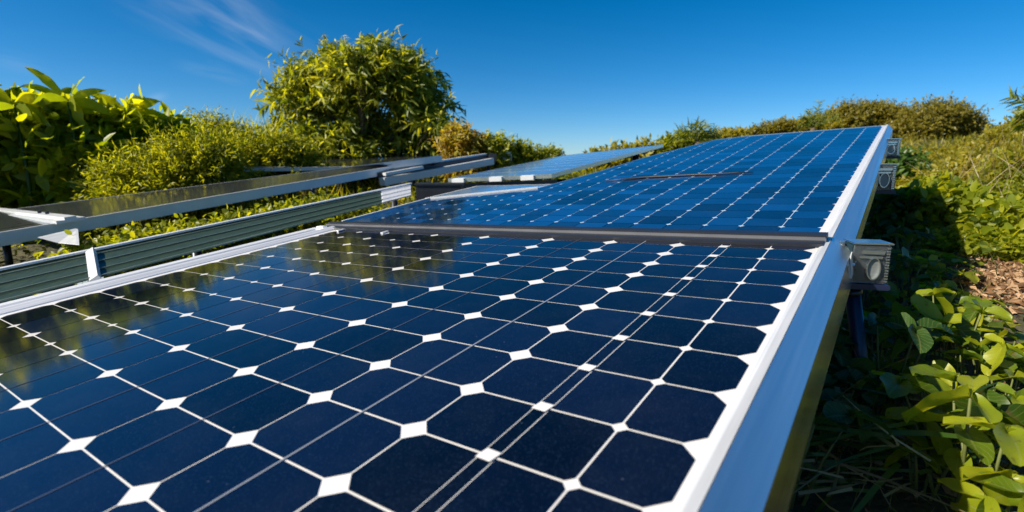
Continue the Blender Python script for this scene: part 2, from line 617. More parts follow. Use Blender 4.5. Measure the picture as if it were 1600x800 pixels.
def chamfer_cell(u0, u1, v0, v1, c0, c1):
    """c0, c1: corner cuts on the u0 and u1 sides"""
    p = []
    p += [(u0 + c0, v0), (u1 - c1, v0)] if c1 > 0 or c0 > 0 else [(u0, v0), (u1, v0)]
    if c1 > 0:
        p += [(u1, v0 + c1), (u1, v1 - c1), (u1 - c1, v1)]
    else:
        p += [(u1, v1)]
    if c0 > 0:
        p += [(u0 + c0, v1), (u0, v1 - c0), (u0, v0 + c0)]
    else:
        p += [(u0, v1)]
    return p


def inside_convexish(poly, x, y):
    n, c = len(poly), False
    for i in range(n):
        (x1, y1), (x2, y2) = poly[i], poly[(i + 1) % n]
        if (y1 > y) != (y2 > y) and x < (x2 - x1) * (y - y1) / (y2 - y1) + x1:
            c = not c
    return c


MAIN = frame_matrix(CO - NN * h, B, A, NN)


def near_panel():
    t = thing('solar_panel', 'large dark blue solar panel filling the foreground, white diamonds between its cells', 'solar panel', matrix=MAIN)
    H = h
    u0, u1 = -6.15 * H, -0.375 * H
    v0, v1 = -2.6 * H, 4.22 * H
    b = MB(); b.box(u0 + .02, u1 - .004, v0 + .01, v1 - .01, -0.012, 0.0)
    vl = [0.772 - 0.336 * k for k in range(10, 0, -1)] + [0.772, 1.106, 1.43, 1.774, 2.105, 2.438, 2.758, 3.07, 3.345, 3.612, 3.876, 4.125]
    # u of the long lines: (u, gap half-width, cut)
    cols = [(-0.447, .000, .058), (-0.714, .005, .024), (-0.985, .0035, .0), (-1.045, .0035, .0), (-1.355, .0055, .056), (-1.91, .0055, .058),
            (-2.51, .0055, .06), (-3.235, .0055, .056), (-3.90, .005, .045), (-4.25, .004, .03), (-4.66, .0055, .05), (-5.12, .0045, .04), (-5.60, .0, .05)]
    mids = {4: (1.0, 'busbar'), 5: (0.8, 'busbar_faint'), 6: (0.8, 'busbar_faint'), 7: (0.7, 'busbar_faint')}
    c = MB()
    br, bf, sq = MB(), MB(), b
    zc = 0.0012
    for i in range(len(cols) - 1):
        (ua, ga, ca), (ub, gb, cb) = cols[i], cols[i + 1]
        x1, x0 = (ua - ga) * H, (ub + gb) * H
        for j in range(len(vl) - 1):
            y0, y1 = (vl[j] + .0042) * H, (vl[j + 1] - .0042) * H
            pl = chamfer_cell(x0, x1, y0, y1, cb * H, ca * H)
            c.add([(x, y, zc) for x, y in pl], [tuple(range(len(pl)))], float(rng.random()))
    for i, (k, mm) in mids.items():
        um = (cols[i][0] + cols[i + 1][0]) / 2 * H
        w = 0.0042 * H * k
        (br if mm == 'busbar' else bf).box(um - w, um + w, vl[0] * H, vl[-1] * H, zc + .0004, zc + .0010)
    for v in vl[1:-1]:
        s = .028 * H
        w = .034 * H
        sq.add([(-1.015 * H - w, v * H - s * .9, .0024), (-1.015 * H + w * .75, v * H - s, .0024), (-1.015 * H + w, v * H + s * .9, .0024),
                (-1.015 * H - w * .75, v * H + s, .0024)], [(0, 1, 2, 3)])
    c.build('cells', M['cell'], t)
    br.build('busbar', M['busbar'], t)
    bf.build('busbar', M['busbar_faint'], t)
    b.build('backsheet', M['backsheet'], t)
    # right frame rail: white top strip, sloping shoulder, upright lip
    f = MB()
    f.prism([(-.425 * H, -.03), (-.425 * H, .003), (-.405 * H, .007), (-.375 * H, .005), (-.372 * H, -.03)], v0, 6.9 * H * 0 + v1 + .02)
    f.build('frame_top', M['white_metal'], t)
    f = MB()
    f.prism([(-.3715 * H, .004), (-.256 * H, -.032), (-.262 * H, -.035), (-.3715 * H, -.02)], v0, v1 + .02)
    f.build('frame_shoulder', M['alu_side'], t)
    f = MB()
    f.prism([(-.2555 * H, -.0325), (-.238 * H, -.126), (-.245 * H, -.126), (-.3 * H, -.129), (-.33 * H, -.129), (-.33 * H, -.126), (-.266 * H, -.122), (-.266 * H, -.0365)], v0, v1 + .02)
    f.build('frame_lip', M['alu'], t)
    f = MB(); f.prism([(-.2525 * H, -.031), (-.243 * H, -.100), (-.236 * H, -.100), (-.246 * H, -.029)], 4.02 * H, 4.20 * H)
    cl = f.build('lip_clamp', M['white_metal'], t)
    for v_ in (4.07, 4.15):
        k = MB(); k.tube([(-.248 * H, v_ * H, -.06), (-.225 * H, v_ * H, -.062)], .005, 6); k.build('screw', M['alu_matt'], cl)
    # left frame: broad ribbed profile
    prof = [(-5.70 * H, -.03), (-5.70 * H, .004), (-5.76 * H, .016), (-5.80 * H, .016), (-5.83 * H, .006), (-5.93 * H, .006), (-5.95 * H, .013), (-6.03 * H, .013),
            (-6.05 * H, .005), (-6.20 * H, .004), (-6.26 * H, -.010), (-6.28 * H, -.07), (-6.20 * H, -.07)]
    f = MB(); f.prism(prof[::-1], v0, v1 - .10)
    f.build('frame_left', M['alu_matt'], t)
    # joint bar between the two panels
    j = MB()
    j.box(-6.02 * H, -.40 * H, 3.955 * H, 4.06 * H, .0015, .012, .003)
    j.build('joint_strip', M['black_bar'], t)
    j = MB()
    j.prism([(0, 0)] * 0 or [(-6.02 * H, .0), (-.395 * H, .0), (-.395 * H, .026), (-6.02 * H, .026)], 4.10 * H, 4.19 * H)
    j.build('joint_bar', M['black_bar'], t)
    j = MB()
    j.box(-6.02 * H, -.395 * H, 4.066 * H, 4.092 * H, .004, .020, .003)
    j.build('joint_trim', M['joint_grey'], t)
    # corner clips and foot plate
    k = MB()
    for (ca, cb, cc, cd_, ce) in [(-5.96, -5.82, 3.88, 3.94, .024), (-5.50, -5.46, 3.84, 3.93, .010), (-4.70, -4.66, 3.84, 3.93, .009)]:
        k = MB(); k.box(ca * H, cb * H, cc * H, cd_ * H, .002, ce, .003)
        k.build('corner_clip', M['alu_matt'], t)
    k = MB()
    k.box(-6.75 * H, -6.21 * H, 3.05 * H, 3.95 * H, -.045, -.033, .003)
    k.build('foot_plate', M['white_metal'], t)
    # under-structure: purlin and legs down to the ground
    k = MB()
    k.box(u0 + .1, u1 - .05, 1.2 * H, 1.35 * H, -.20, -.132)
    k.box(u0 + .1, u1 - .05, 3.6 * H, 3.75 * H, -.20, -.132)
    k.build('purlin', M['dark_metal'], t)
    for (u, v) in [(-1.2, 1.27), (-5.6, 1.27), (-1.2, 3.67), (-5.6, 3.67)]:
        p0 = CO - NN * h + (B * u + A * v) * H - NN * .2
        g = gz(p0[0], p0[1]) - .1
        inv = MAIN.inverted()
        q0, q1 = inv @ Vector(p0), inv @ Vector((p0[0], p0[1], g))
        l = MB(); l.tube([q0, q1], .03, 10)
        l.build('leg', M['dark_metal'], t, smooth=True)
    return t


near_panel()

J0 = CO + (B * -.42 + A * 4.25 - NN) * h
FAR = frame_matrix(J0, B2, A2, N2)


def clip_poly(cell, outline):
    """keep the cell when its middle lies well inside the outline"""
    cx = sum(p[0] for p in cell) / len(cell); cy = sum(p[1] for p in cell) / len(cell)
    return inside_convexish(outline, cx, cy)


def far_panel():
    H = h
    t = thing('solar_panel', 'bright blue solar panel sloping up behind the black joint bar, rows of white dashes', 'solar panel', matrix=FAR)
    outl = [(-5.66, .02), (-5.40, 1.44), (-3.85, 2.10), (-3.55, 3.2), (-3.31, 4.66), (-2.66, 6.65), (-2.13, 6.90), (.045, 6.98), (.0, .02)]
    o = [(x * H, y * H) for x, y in outl]
    n = len(o)
    b = MB()
    b.add([(x, y, 0) for x, y in o] + [(x, y, -.03) for x, y in o], [tuple(range(n))[::-1], tuple(range(n, 2 * n))] + [(i, (i + 1) % n, (i + 1) % n + n, i + n) for i in range(n)])
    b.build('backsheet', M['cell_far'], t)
    us = [-.055, -.335, -.635, -.925, -1.245, -1.555, -1.82, -2.12, -2.42, -2.72, -3.02, -3.32, -3.62, -3.92, -4.22, -4.52, -4.82, -5.12, -5.45]
    vs = [.02] + [.275 + .262 * k for k in range(26)]
    fan = lambda u, v: (u + v * (0.0165 * (1 + u / 3.2) if u < -.3 else .0148 + (.0065 - .0148) * (u + .335) / .335), v)
    c, d = MB(), MB()
    z1, z2 = .0012, .0024
    for i in range(len(us) - 1):
        for j in range(len(vs) - 1):
            x1, x0, y0, y1 = us[i] - .004, us[i + 1] + .004, vs[j] + .004, vs[j + 1] - .004
            pl = [fan(*p) for p in chamfer_cell(x0, x1, y0, y1, .019, .019)]
            if all(inside_convexish(outl, x, y) for x, y in pl):
                c.add([(x * H, y * H, z1) for x, y in pl], [tuple(range(len(pl)))], float(rng.random()))
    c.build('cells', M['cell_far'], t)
    # white backing seen between the cells
    w = MB()
    for i in range(1, len(us) - 1):
        for j in range(1, len(vs) - 1):
            u, v = us[i], vs[j]
            if not inside_convexish(outl, *fan(u - .08, v)) or not inside_convexish(outl, *fan(u + .08, v)):
                continue
            a = .028
            pts = [fan(u - a, v), fan(u, v - a), fan(u + a, v), fan(u, v + a)]
            w.add([(x * H, y * H, .0006) for x, y in pts], [(0, 1, 2, 3)])
            # the strip to the next row
            v2 = vs[j + 1]
            pts = [fan(u - .0035, v), fan(u + .0035, v), fan(u + .0035, v2), fan(u - .0035, v2)]
            w.add([(x * H, y * H, .0004) for x, y in pts], [(0, 1, 2, 3)])
    w.build('contact_diamonds', M['dash'], t)
    e = MB()
    e.add([(x * H, y * H, .0008) for x, y in [fan(-.085, .0), fan(.005, .0), fan(.005, 6.96), fan(-.085, 6.96)]], [(0, 1, 2, 3)])
    e.build('edge_strip', M['backsheet'], t)

    def rail(name, prof, m):
        # profile follows the slightly flared right edge
        L_ = 6.98 * H
        v = [(x, 0.0, z) for x, z in prof] + [(x * .55 + .045 * H, L_, z) for x, z in prof]
        k = len(prof)
        f = [(i, (i + 1) % k, (i + 1) % k + k, i + k) for i in range(k)] + [tuple(range(k))[::-1], tuple(range(k, 2 * k))]
        link_mesh(name, v, [tuple(reversed(q)) for q in f], m, t)
    rail('frame_top', [(-.005 * H, -.03), (-.005 * H, .003), (.015 * H, .007), (.045 * H, .005), (.048 * H, -.03)], M['white_metal'])
    rail('frame_shoulder', [(.0485 * H, .004), (.164 * H, -.032), (.158 * H, -.035), (.0485 * H, -.02)], M['alu_side'])
    rail('frame_lip', [(.1645 * H, -.0325), (.1645 * H, -.105), (.10 * H, -.108), (.10 * H, -.105), (.154 * H, -.10), (.154 * H, -.0365)], M['alu'])
    # thin frames along the left and far edges
    fr = MB()
    for p, q in zip(outl[:2], outl[1:3]):
        fr.bar((p[0] * H, p[1] * H, .002), (q[0] * H, q[1] * H, .002), .018, .016)
    fr.build('frame_left', M['white_metal'], t)
    fr = MB()
    for p, q in zip(outl[2:7], outl[3:8]):
        fr.bar((p[0] * H, p[1] * H, -.004), (q[0] * H, q[1] * H, -.004), .012, .012)
    fr.build('frame_back', M['alu_side'], t)
    for (u, v) in [(-.8, 2.0), (-2.9, 2.0), (-.6, 5.6), (-2.4, 5.6)]:
        p0 = J0 + (B2 * u + A2 * v) * H - N2 * .04
        g = gz(p0[0], p0[1]) - .1
        inv = FAR.inverted()
        l = MB(); l.tube([inv @ Vector(p0), inv @ Vector((p0[0], p0[1], g))], .03, 10)
        l.build('leg', M['dark_metal'], t, smooth=True)
    # cable lying on the glass
    pts = [(-2.95, 2.44), (-2.7, 2.55), (-2.476, 2.63), (-2.2, 2.655), (-1.962, 2.682), (-1.75, 2.70), (-1.555, 2.699), (-1.3, 2.735), (-1.10, 2.75)]
    k = MB(); k.tube([(x * H, y * H, .007) for x, y in pts], [.002, .004, .006, .006, .006, .0055, .005, .004, .002], 8)
    o = k.build('cable', M['rubber'], None, FAR, smooth=True)
    tag(o, 'thin black cable lying across the bright blue panel', 'cable')


far_panel()


def framed_sheet(t, corners, thick, border, sheet_m, frame_m, rows=0, line_m=None, nrm=None, border_far=None):
    """slab (frame) with a recessed-looking sheet and pale lines along its length, built in the thing's own space"""
    c = [np.asarray(p, float) for p in corners]        # front-near, front-far, back-far, back-near
    n = np.cross(c[1] - c[0], c[3] - c[0]); n /= np.linalg.norm(n)
    if n[2] < 0:
        n = -n
    def bil(a, b):
        return (c[0] * (1 - a) + c[1] * a) * (1 - b) + (c[3] * (1 - a) + c[2] * a) * b
    L_ = np.linalg.norm(c[1] - c[0]); W_ = np.linalg.norm(c[3] - c[0])
    ba, bb = border / L_, border / W_
    av = [0, ba] + list(np.linspace(ba, 1 - ba, 9))[1:-1] + [1 - ba, 1]
    bv = [0, bb] + list(np.linspace(bb, 1 - bb, 7))[1:-1] + [1 - bb, 1]
    na, nb = len(av), len(bv)
    top = [bil(x, y) for x in av for y in bv]
    ff, sf = [], []
    for i in range(na - 1):
        for j in range(nb - 1):
            q = (i * nb + j, (i + 1) * nb + j, (i + 1) * nb + j + 1, i * nb + j + 1)
            (ff if i in (0, na - 2) or j in (0, nb - 2) else sf).append(q)
    loop = [i * nb for i in range(na)] + [(na - 1) * nb + j for j in range(1, nb)] + [i * nb + nb - 1 for i in range(na - 2, -1, -1)] + [j for j in range(nb - 2, 0, -1)]
    o = len(top)
    low = [top[i] - n * thick for i in loop]
    m_ = len(loop)
    ff += [(loop[k], o + k, o + (k + 1) % m_, loop[(k + 1) % m_]) for k in range(m_)]
    f = MB(); f.add(top + low, ff); f.build('frame', frame_m, t)
    # glass with a backing, set a little lower than the rim
    s = MB(); s.add([p - n * .002 for p in top], sf)
    s.add([p - n * (thick * .4) for p in top], [tuple(reversed(q)) for q in sf])
    s.build('sheet', sheet_m, t)
    if rows:
        l = MB()
        for k in range(1, rows):
            b = bb + (1 - 2 * bb) * k / rows
            w = .006 / W_
            l.add([bil(ba, b - w) + n * .0005, bil(1 - ba, b - w) + n * .0005, bil(1 - ba, b + w) + n * .0005, bil(ba, b + w) + n * .0005], [(0, 1, 2, 3)])
        l.build('cell_lines', line_m, t)
    return n, bil


def rel(base, pts):
    return [np.asarray(p) - np.asarray(base) for p in pts]


def add_legs(t, base, pts, r=.028, m='dark_metal'):
    for p in pts:
        p = np.asarray(p)
        g = gz(p[0], p[1]) - .1
        l = MB(); l.tube([p - base, np.array((p[0], p[1], g)) - base], r, 10)
        l.build('leg', M[m], t, smooth=True)


def on_plane(x, y, w):
    d = ray(x, y)
    return CO + d * (-w * h / (NN @ d))


def left_row():
    # first raised panel
    F0, F1 = on_plane(0, 365, .70), on_plane(672, 250.5, .70)
    B0, B1 = on_plane(0, 329, .52), on_plane(690, 242.5, .56)
    ext = -0.45
    F0 = F0 + (F1 - F0) * ext * .3
    B0 = B0 + (B1 - B0) * ext * .3
    base = np.array((F0[0], F0[1], gz(F0[0], F0[1])))
    t = thing('solar_panel', 'long raised solar panel with dark green glass, its silver edge crossing the left side', 'solar panel', loc=base)
    n, bil = framed_sheet(t, rel(base, (F0, F1, B1, B0)), .085, .03, M['cell_dull'], M['alu_frame'], 11, M['busbar'])
    fe = MB()
    d = F1 - F0
    fe.bar(F0 - base + n * .004, F1 - base + n * .004, .022, .010)
    fe.build('edge_trim', M['white_metal'], t)
    # white clamp bar across the near end
    c = MB()
    p, q = on_plane(112, 347, .70) - base + n * .012, on_plane(-45, 328, .53) - base + n * .02
    c.bar(p, q, .17, .022, n)
    c.bar(p + n * .02, q + n * .02, .07, .018, n)
    cl = c.build('clamp_bar', M['white_metal'], t)
    for e in (.16, .22):
        pp = p * (1 - e) + q * e
        b = MB(); b.tube([pp + n * .02, pp + n * .05], .013, 6)
        b.build('bolt', M['dark_metal'], cl)
    # hanging bracket under the front edge
    k = MB()
    a0 = on_plane(62, 372, .80) - base
    a1 = on_plane(122, 358, .80) - base
    a2 = on_plane(124, 383, .88) - base
    a3 = on_plane(92, 380, .88) - base
    off = np.array((-.05, .04, 0))
    k.add([a0, a1, a2, a3, a0 + off, a1 + off, a2 + off, a3 + off], [(3, 2, 1, 0), (4, 5, 6, 7), (0, 1, 5, 4), (1, 2, 6, 5), (2, 3, 7, 6), (3, 0, 4, 7)])
    k.build('bracket', M['white_metal'], t)
    down = np.array((0, 0, -.1))
    add_legs(t, base, [F0 * .88 + F1 * .12 + (B0 - F0) * .5 + down, F0 * .3 + F1 * .7 + (B0 - F0) * .4 + down])

    # second panel behind it
    a, b_, c_, d_ = at(352, 263, 7.4), at(640, 259, 8.2), at(742, 238.5, 11.0), at(452, 248, 9.6)
    base = np.array((a[0], a[1], gz(a[0], a[1])))
    t = thing('solar_panel', 'thin solar panel with a broad white end, behind the raised panel, below the round bush', 'solar panel', loc=base)
    n, bil = framed_sheet(t, rel(base, (a, b_, c_, d_)), .05, .03, M['cell_dull'], M['white_metal'], 5, M['busbar_faint'])
    e = MB()
    e.add([bil(0, 0) + n * .006, bil(.30, 0) + n * .006, bil(.33, .25) + n * .006, bil(.20, .6) + n * .006, bil(.06, 1) + n * .006, bil(0, 1) + n * .006], [tuple(range(6))])
    e.build('end_plate', M['alu_matt'], t)
    add_legs(t, base, [bil(.4, .5) + base + down, bil(.8, .5) + base + down])

    # white beam at the far end of the raised panel
    p, q = at(597, 284, 6.55), at(768, 252, 8.3)
    base = np.array((p[0], p[1], gz(p[0], p[1])))
    t = thing('support_beam', 'wide white beam sloping up at the far end of the raised panel', 'beam', loc=base)
    p, q = p - base, q - base
    k = MB(); k.bar(p, q, .10, .095); k.build('lower_flange', M['white_metal'], t)
    k = MB(); k.bar(p + (-.10, .08, .105), q + (-.10, .08, .085), .05, .07); k.build('upper_flange', M['alu_matt'], t)
    k = MB(); k.bar(p + (-.07, .05, .06), q + (-.07, .05, .05), .04, .10); k.build('web', M['dark_metal'], t)
    k = MB(); k.bar(q + (.0, .03, -.03), q + (.02, .03, .12), .12, .05, (0, 1, 0)); k.build('end_plate', M['black_bar'], t)
    k = MB(); k.bar(p + (.03, .0, .09), p + (.42, .42, .17), .07, .035); k.build('clamp', M['white_metal'], t)
    add_legs(t, base, [p + base + np.array((.1, .15, -.05)), q + base + np.array((-.05, -.1, -.05))])
    # pale square plate on the beam's end
    a = at(778, 247, 8.9)
    base = np.array((a[0], a[1], gz(a[0], a[1])))
    t = thing('support_post', 'short white plate post past the tip of the white beam', 'post', loc=base)
    k = MB(); k.bar(a - base + (-.13, 0, 0), a - base + (.22, .1, .03), .05, .14); k.build('head_plate', M['white_metal'], t)
    add_legs(t, base, [a + np.array((0, 0, -.07))])

    # channel rail nearest the big panel, green reflections put into its colour
    R0, R1 = on_plane(0, 424, .87), on_plane(642, 288, .87)
    S0, S1 = on_plane(0, 474, 1.02), on_plane(642, 307, 1.00)
    R0e, S0e = R0 + (R0 - R1) * .35, S0 + (S0 - S1) * .35
    base = np.array((R0e[0], R0e[1], gz(R0e[0], R0e[1])))
    t = thing('support_rail', 'ribbed metal rail with painted-in green reflections running beside the left frame of the big panel', 'rail', loc=base)
    back = -B * .05
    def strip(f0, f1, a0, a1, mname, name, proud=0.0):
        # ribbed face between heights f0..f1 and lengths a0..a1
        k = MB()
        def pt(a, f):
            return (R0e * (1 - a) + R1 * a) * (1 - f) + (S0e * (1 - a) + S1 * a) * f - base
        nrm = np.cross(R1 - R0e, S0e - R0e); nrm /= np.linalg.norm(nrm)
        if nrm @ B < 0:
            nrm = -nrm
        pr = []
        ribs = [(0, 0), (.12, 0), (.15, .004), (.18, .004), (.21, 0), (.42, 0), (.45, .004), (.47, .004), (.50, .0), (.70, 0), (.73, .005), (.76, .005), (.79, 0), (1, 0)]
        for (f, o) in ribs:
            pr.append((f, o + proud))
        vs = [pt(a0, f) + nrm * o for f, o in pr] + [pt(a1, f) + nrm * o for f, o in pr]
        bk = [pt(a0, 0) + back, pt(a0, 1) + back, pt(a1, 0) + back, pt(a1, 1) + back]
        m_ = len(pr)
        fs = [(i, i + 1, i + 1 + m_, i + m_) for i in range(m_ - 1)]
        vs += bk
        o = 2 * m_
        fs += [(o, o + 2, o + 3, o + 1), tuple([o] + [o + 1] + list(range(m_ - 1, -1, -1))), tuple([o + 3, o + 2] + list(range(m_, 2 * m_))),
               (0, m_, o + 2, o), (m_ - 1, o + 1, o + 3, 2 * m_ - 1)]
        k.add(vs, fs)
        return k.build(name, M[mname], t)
    strip(0, 1, 0, .905, 'reflected_green', 'channel')
    strip(0, 1, .906, 1, 'alu_matt', 'lit_end', .003)  # same rail: its sunlit pale end put in as lighter metal
    nf = np.cross(R1 - R0e, S0e - R0e); nf /= np.linalg.norm(nf)
    nf = nf if nf @ B > 0 else -nf
    for f_ in (.165, .46, .745, .97):
        k = MB()
        k.bar(R0e * (1 - f_) + S0e * f_ - base + nf * .006, R1 * (1 - f_) + S1 * f_ - base + nf * .006, .005, .004, nf)
        k.build('rib', M['rib_grey'], t)
    k = MB(); k.bar(R0e - base + (0, 0, .012), R1 - base + (0, 0, .008), .034, .010); k.build('top_edge', M['alu_matt'], t)
    # joint clip with dark slots
    f0 = .35 / 1.35
    ca = f0 + (1 - f0) * .127
    pa = R0e * (1 - ca) + R1 * ca - base; pb = S0e * (1 - ca) + S1 * ca - base
    k = MB(); k.bar(pa + B * .03 + (0, 0, .01), pb + B * .03, .022, .04, B); cl = k.build('joint_clip', M['white_metal'], t)
    for e in (.25, .45, .65):
        k = MB()
        m_ = pa * (1 - e) + pb * e + B * .058
        k.bar(m_ - (0, 0, .012), m_ + (0, 0, .012), .016, .006, B)
        k.build('slot', M['rubber'], cl)
    pl = S0e * (1 - ca) + S1 * ca - base
    k = MB()
    prof = []
    for e in range(5):
        prof += [(.022 * e - .06, .02), (.022 * e - .047, .02), (.022 * e - .047, .0), (.022 * e - .038, .0)]
    prof = prof[:-1] + [(.041, -.02), (-.06, -.02)]
    m_ = len(prof)
    up_ = np.array((0, 0, 1.0))
    vs = [pl + A * a_ + B * (b_ - .02) for a_, b_ in prof] + [pl + A * a_ + B * (b_ - .02) - up_ * .3 for a_, b_ in prof]
    k.add(vs, [(i, (i + 1) % m_, (i + 1) % m_ + m_, i + m_) for i in range(m_)])
    k.build('finned_foot', M['alu_side'], t)
    add_legs(t, base, [R0e * .5 + R1 * .5 - np.array((0, 0, .06)) + back * .5, R0e * .05 + R1 * .95 - np.array((0, 0, .08)) + back * .5, R0e + back * .5 - np.array((0, 0, .08))])

    # middle pale-blue panel
    a, b_, c_, d_ = at(700, 279, 6.3), at(862, 272, 5.9), at(1036, 225.5, 8.6), at(880, 243, 9.0)
    base = np.array((a[0], a[1], gz(a[0], a[1])))
    t = thing('solar_panel', 'pale blue solar panel rising to a point, left of the bright blue panel', 'solar panel', loc=base)
    n, bil = framed_sheet(t, rel(base, (a, b_, c_, d_)), .045, .025, M['pale_sheet'], M['alu_side'], 8, M['alu_matt'])
    for e in (.05, .42, .72):
        k = MB()
        k.bar(bil(e, 0) - (0, .01, .03), bil(e + .12, 0) - (0, .01, .03), .06, .05)
        k.build('edge_clip', M['white_metal'], t)
    k = MB(); k.bar(bil(0, .03) - (0, 0, .13), bil(1, .03) - (0, 0, .13), .08, .11); k.build('purlin', M['dark_metal'], t)
    add_legs(t, base, [bil(.03, .1) + base + down, bil(.95, .1) + base + down, bil(.9, .8) + base + down * .6], .05)

    # small pale sheet tucked against the bright panel
    a, b_, c_, d_ = at(664, 309.5, 3.9), at(762, 311, 3.55), at(868, 287.5, 3.85), at(745, 290.5, 4.5)
    base = np.array((a[0], a[1], gz(a[0], a[1])))
    t = thing('solar_panel', 'small pale sheet with white rim tucked behind the left edge of the bright panel', 'solar panel', loc=base)
    n, bil = framed_sheet(t, rel(base, (a, b_, c_, d_)), .02, .02, M['pale_sheet'], M['white_metal'], 0)
    add_legs(t, base, [bil(.4, .6) + base - n * .03])
    # dark control box in the gap behind the rail
    a = at(688, 292, 5.4)
    base = np.array((a[0], a[1], gz(a[0], a[1])))
    t = thing('control_box', 'dark box standing in the gap past the end of the green rail', 'box', loc=base)
    k = MB(); zt = a[2] - base[2] + .02
    k.box(-.22, .22, -.15, .15, zt - .30, zt, .012); k.build('body', M['black_bar'], t)
    k = MB(); k.box(-.18, .18, -.17, -.152, zt - .26, zt - .05, .004); k.build('door', M['black_bar'], t)
    k = MB(); k.box(-.235, .235, -.165, .165, zt + .001, zt + .018, .004); k.build('lid', M['black_bar'], t)
    for sx in (-1, 1):
        k = MB(); k.box(sx * .18 - .02, sx * .18 + .02, -.12, .12, -.1, zt - .302); k.build('leg', M['dark_metal'], t)


left_row()


# ------------------------------------------------------------------ clear boxes along the right side
def side_boxes():
    H = h

    def box(u, v, z, w, hh, d, label, first=None):
        M4 = MAIN @ Matrix.Translation((u, v, z))
        loc = M4.translation
        yaw = math.atan2(A[1], A[0]) - math.pi / 2
        mx = Matrix.Translation(loc) @ Matrix.Rotation(R(-12), 4, 'Z')
        t = thing('junction_box', label, 'junction box', matrix=mx, group='clear boxes under the right frame')
        k = MB(); k.box(-w / 2, w / 2, -d / 2, d / 2, -hh / 2, hh / 2, .006)
        k.build('body', M['teal_dark'], t)
        # clear front cover with ribs down its right side
        k = MB(); k.box(-w / 2 + .002, w / 2 - .002, -d / 2 - .012, -d / 2 - .001, -hh / 2 + .002, hh / 2 - .002, .003)
        k.build('cover', M['clear'], t)
        k = MB()
        n = 13
        for i in range(n):
            zc = hh * (-.42 + .84 * i / (n - 1))
            k.box(w * .34, w * .44, -d / 2 - .019, -d / 2 - .013, zc - hh * .018, zc + hh * .018, .001)
        k.build('rib_strip', M['alu'], t)
        k = MB()
        pts = [(w * (.04 + .19 * math.cos(a)), hh * (-.10 + .29 * math.sin(a))) for a in np.linspace(0, 2 * math.pi, 25)[:-1]]
        inn = [(w * (.04 + .165 * math.cos(a)), hh * (-.10 + .262 * math.sin(a))) for a in np.linspace(0, 2 * math.pi, 25)[:-1]]
        y0, y1 = -d / 2 - .022, -d / 2 - .013
        m_ = len(pts)
        vs = [(x, y0, z) for x, z in pts] + [(x, y1, z) for x, z in pts] + [(x, y0, z) for x, z in inn] + [(x, y1, z) for x, z in inn]
        fs = []
        for i in range(m_):
            i2 = (i + 1) % m_
            fs += [(i, i + m_, i2 + m_, i2), (i, i2, i2 + 2 * m_, i + 2 * m_), (i + 2 * m_, i2 + 2 * m_, i2 + 3 * m_, i + 3 * m_)]
        k.add(vs, fs); k.build('ring', M['alu'], t)
        k = MB(); k.add([(x, y1 - .001, z) for x, z in inn], [tuple(range(m_))]); k.build('disc', M['reflector'], t)
        k = MB(); k.box(-w * .30, w * .30, -d / 2 - .020, -d / 2 - .013, hh * .27, hh * .36, .002)
        k.box(-w * .36, w * .26, -d / 2 - .020, -d / 2 - .013, hh * .16, hh * .22, .002); k.build('wire_terminals', M['alu'], t)
        k = MB(); k.box(-w / 2 - .004, w / 2 + .004, -d / 2 - .02, d / 2 + .01, -hh / 2 - .018, -hh / 2 - .001, .004); k.build('base_tray', M['navy_post'], t)
        k = MB(); k.box(-w / 2 - .003, w / 2 + .003, -d / 2 - .016, d / 2 + .006, hh / 2 + .001, hh / 2 + .006, .002); k.build('lid', M['alu'], t)
        return t, loc
    q_ = MAIN.inverted() @ Vector(at(1351, 409, 1.66))
    t, loc = box(q_.x, q_.y, q_.z, .105, .122, .07, 'clear ribbed box on a navy post, nearest under the right frame')
    f = MB(); f.bar((-.06, .02, .05), (-.14, .02, .045), .03, .02); f.build('arm', M['alu'], t)
    # post
    g = gz(loc.x, loc.y)
    p = thing('support_post', 'navy blue slanting post under the nearest clear box', 'post', loc=(loc.x, loc.y, g))
    k = MB(); k.tube([(-.03, .0, loc.z - g - .09), (.085, -.02, -.1)], .022, 14); k.build('shaft', M['navy_post'], p, smooth=True)
    k = MB(); k.tube([(-.032, .0, loc.z - g - .088), (-.026, .0, loc.z - g - .105)], .028, 14); k.build('collar', M['dark_metal'], p, smooth=True)
    # the two farther boxes on the bright panel
    for (px, py, dist, w, hh, lab) in [(1372, 277, 3.0, .13, .14, 'second clear box hanging under the right frame, half way along the bright panel'),
                                     (1384, 231, 3.75, .13, .11, 'farthest and smallest clear box at the top of the right frame')]:
        P_ = at(px, py, dist)
        lc = MAIN.inverted() @ Vector(P_)
        t, loc = box(lc.x, lc.y, lc.z, w, hh, .09, lab)
        f = MB(); f.bar((-.06, .02, hh * .3), (-.16, .02, hh * .3 + .02), .03, .02); f.build('arm', M['alu'], t)


side_boxes()


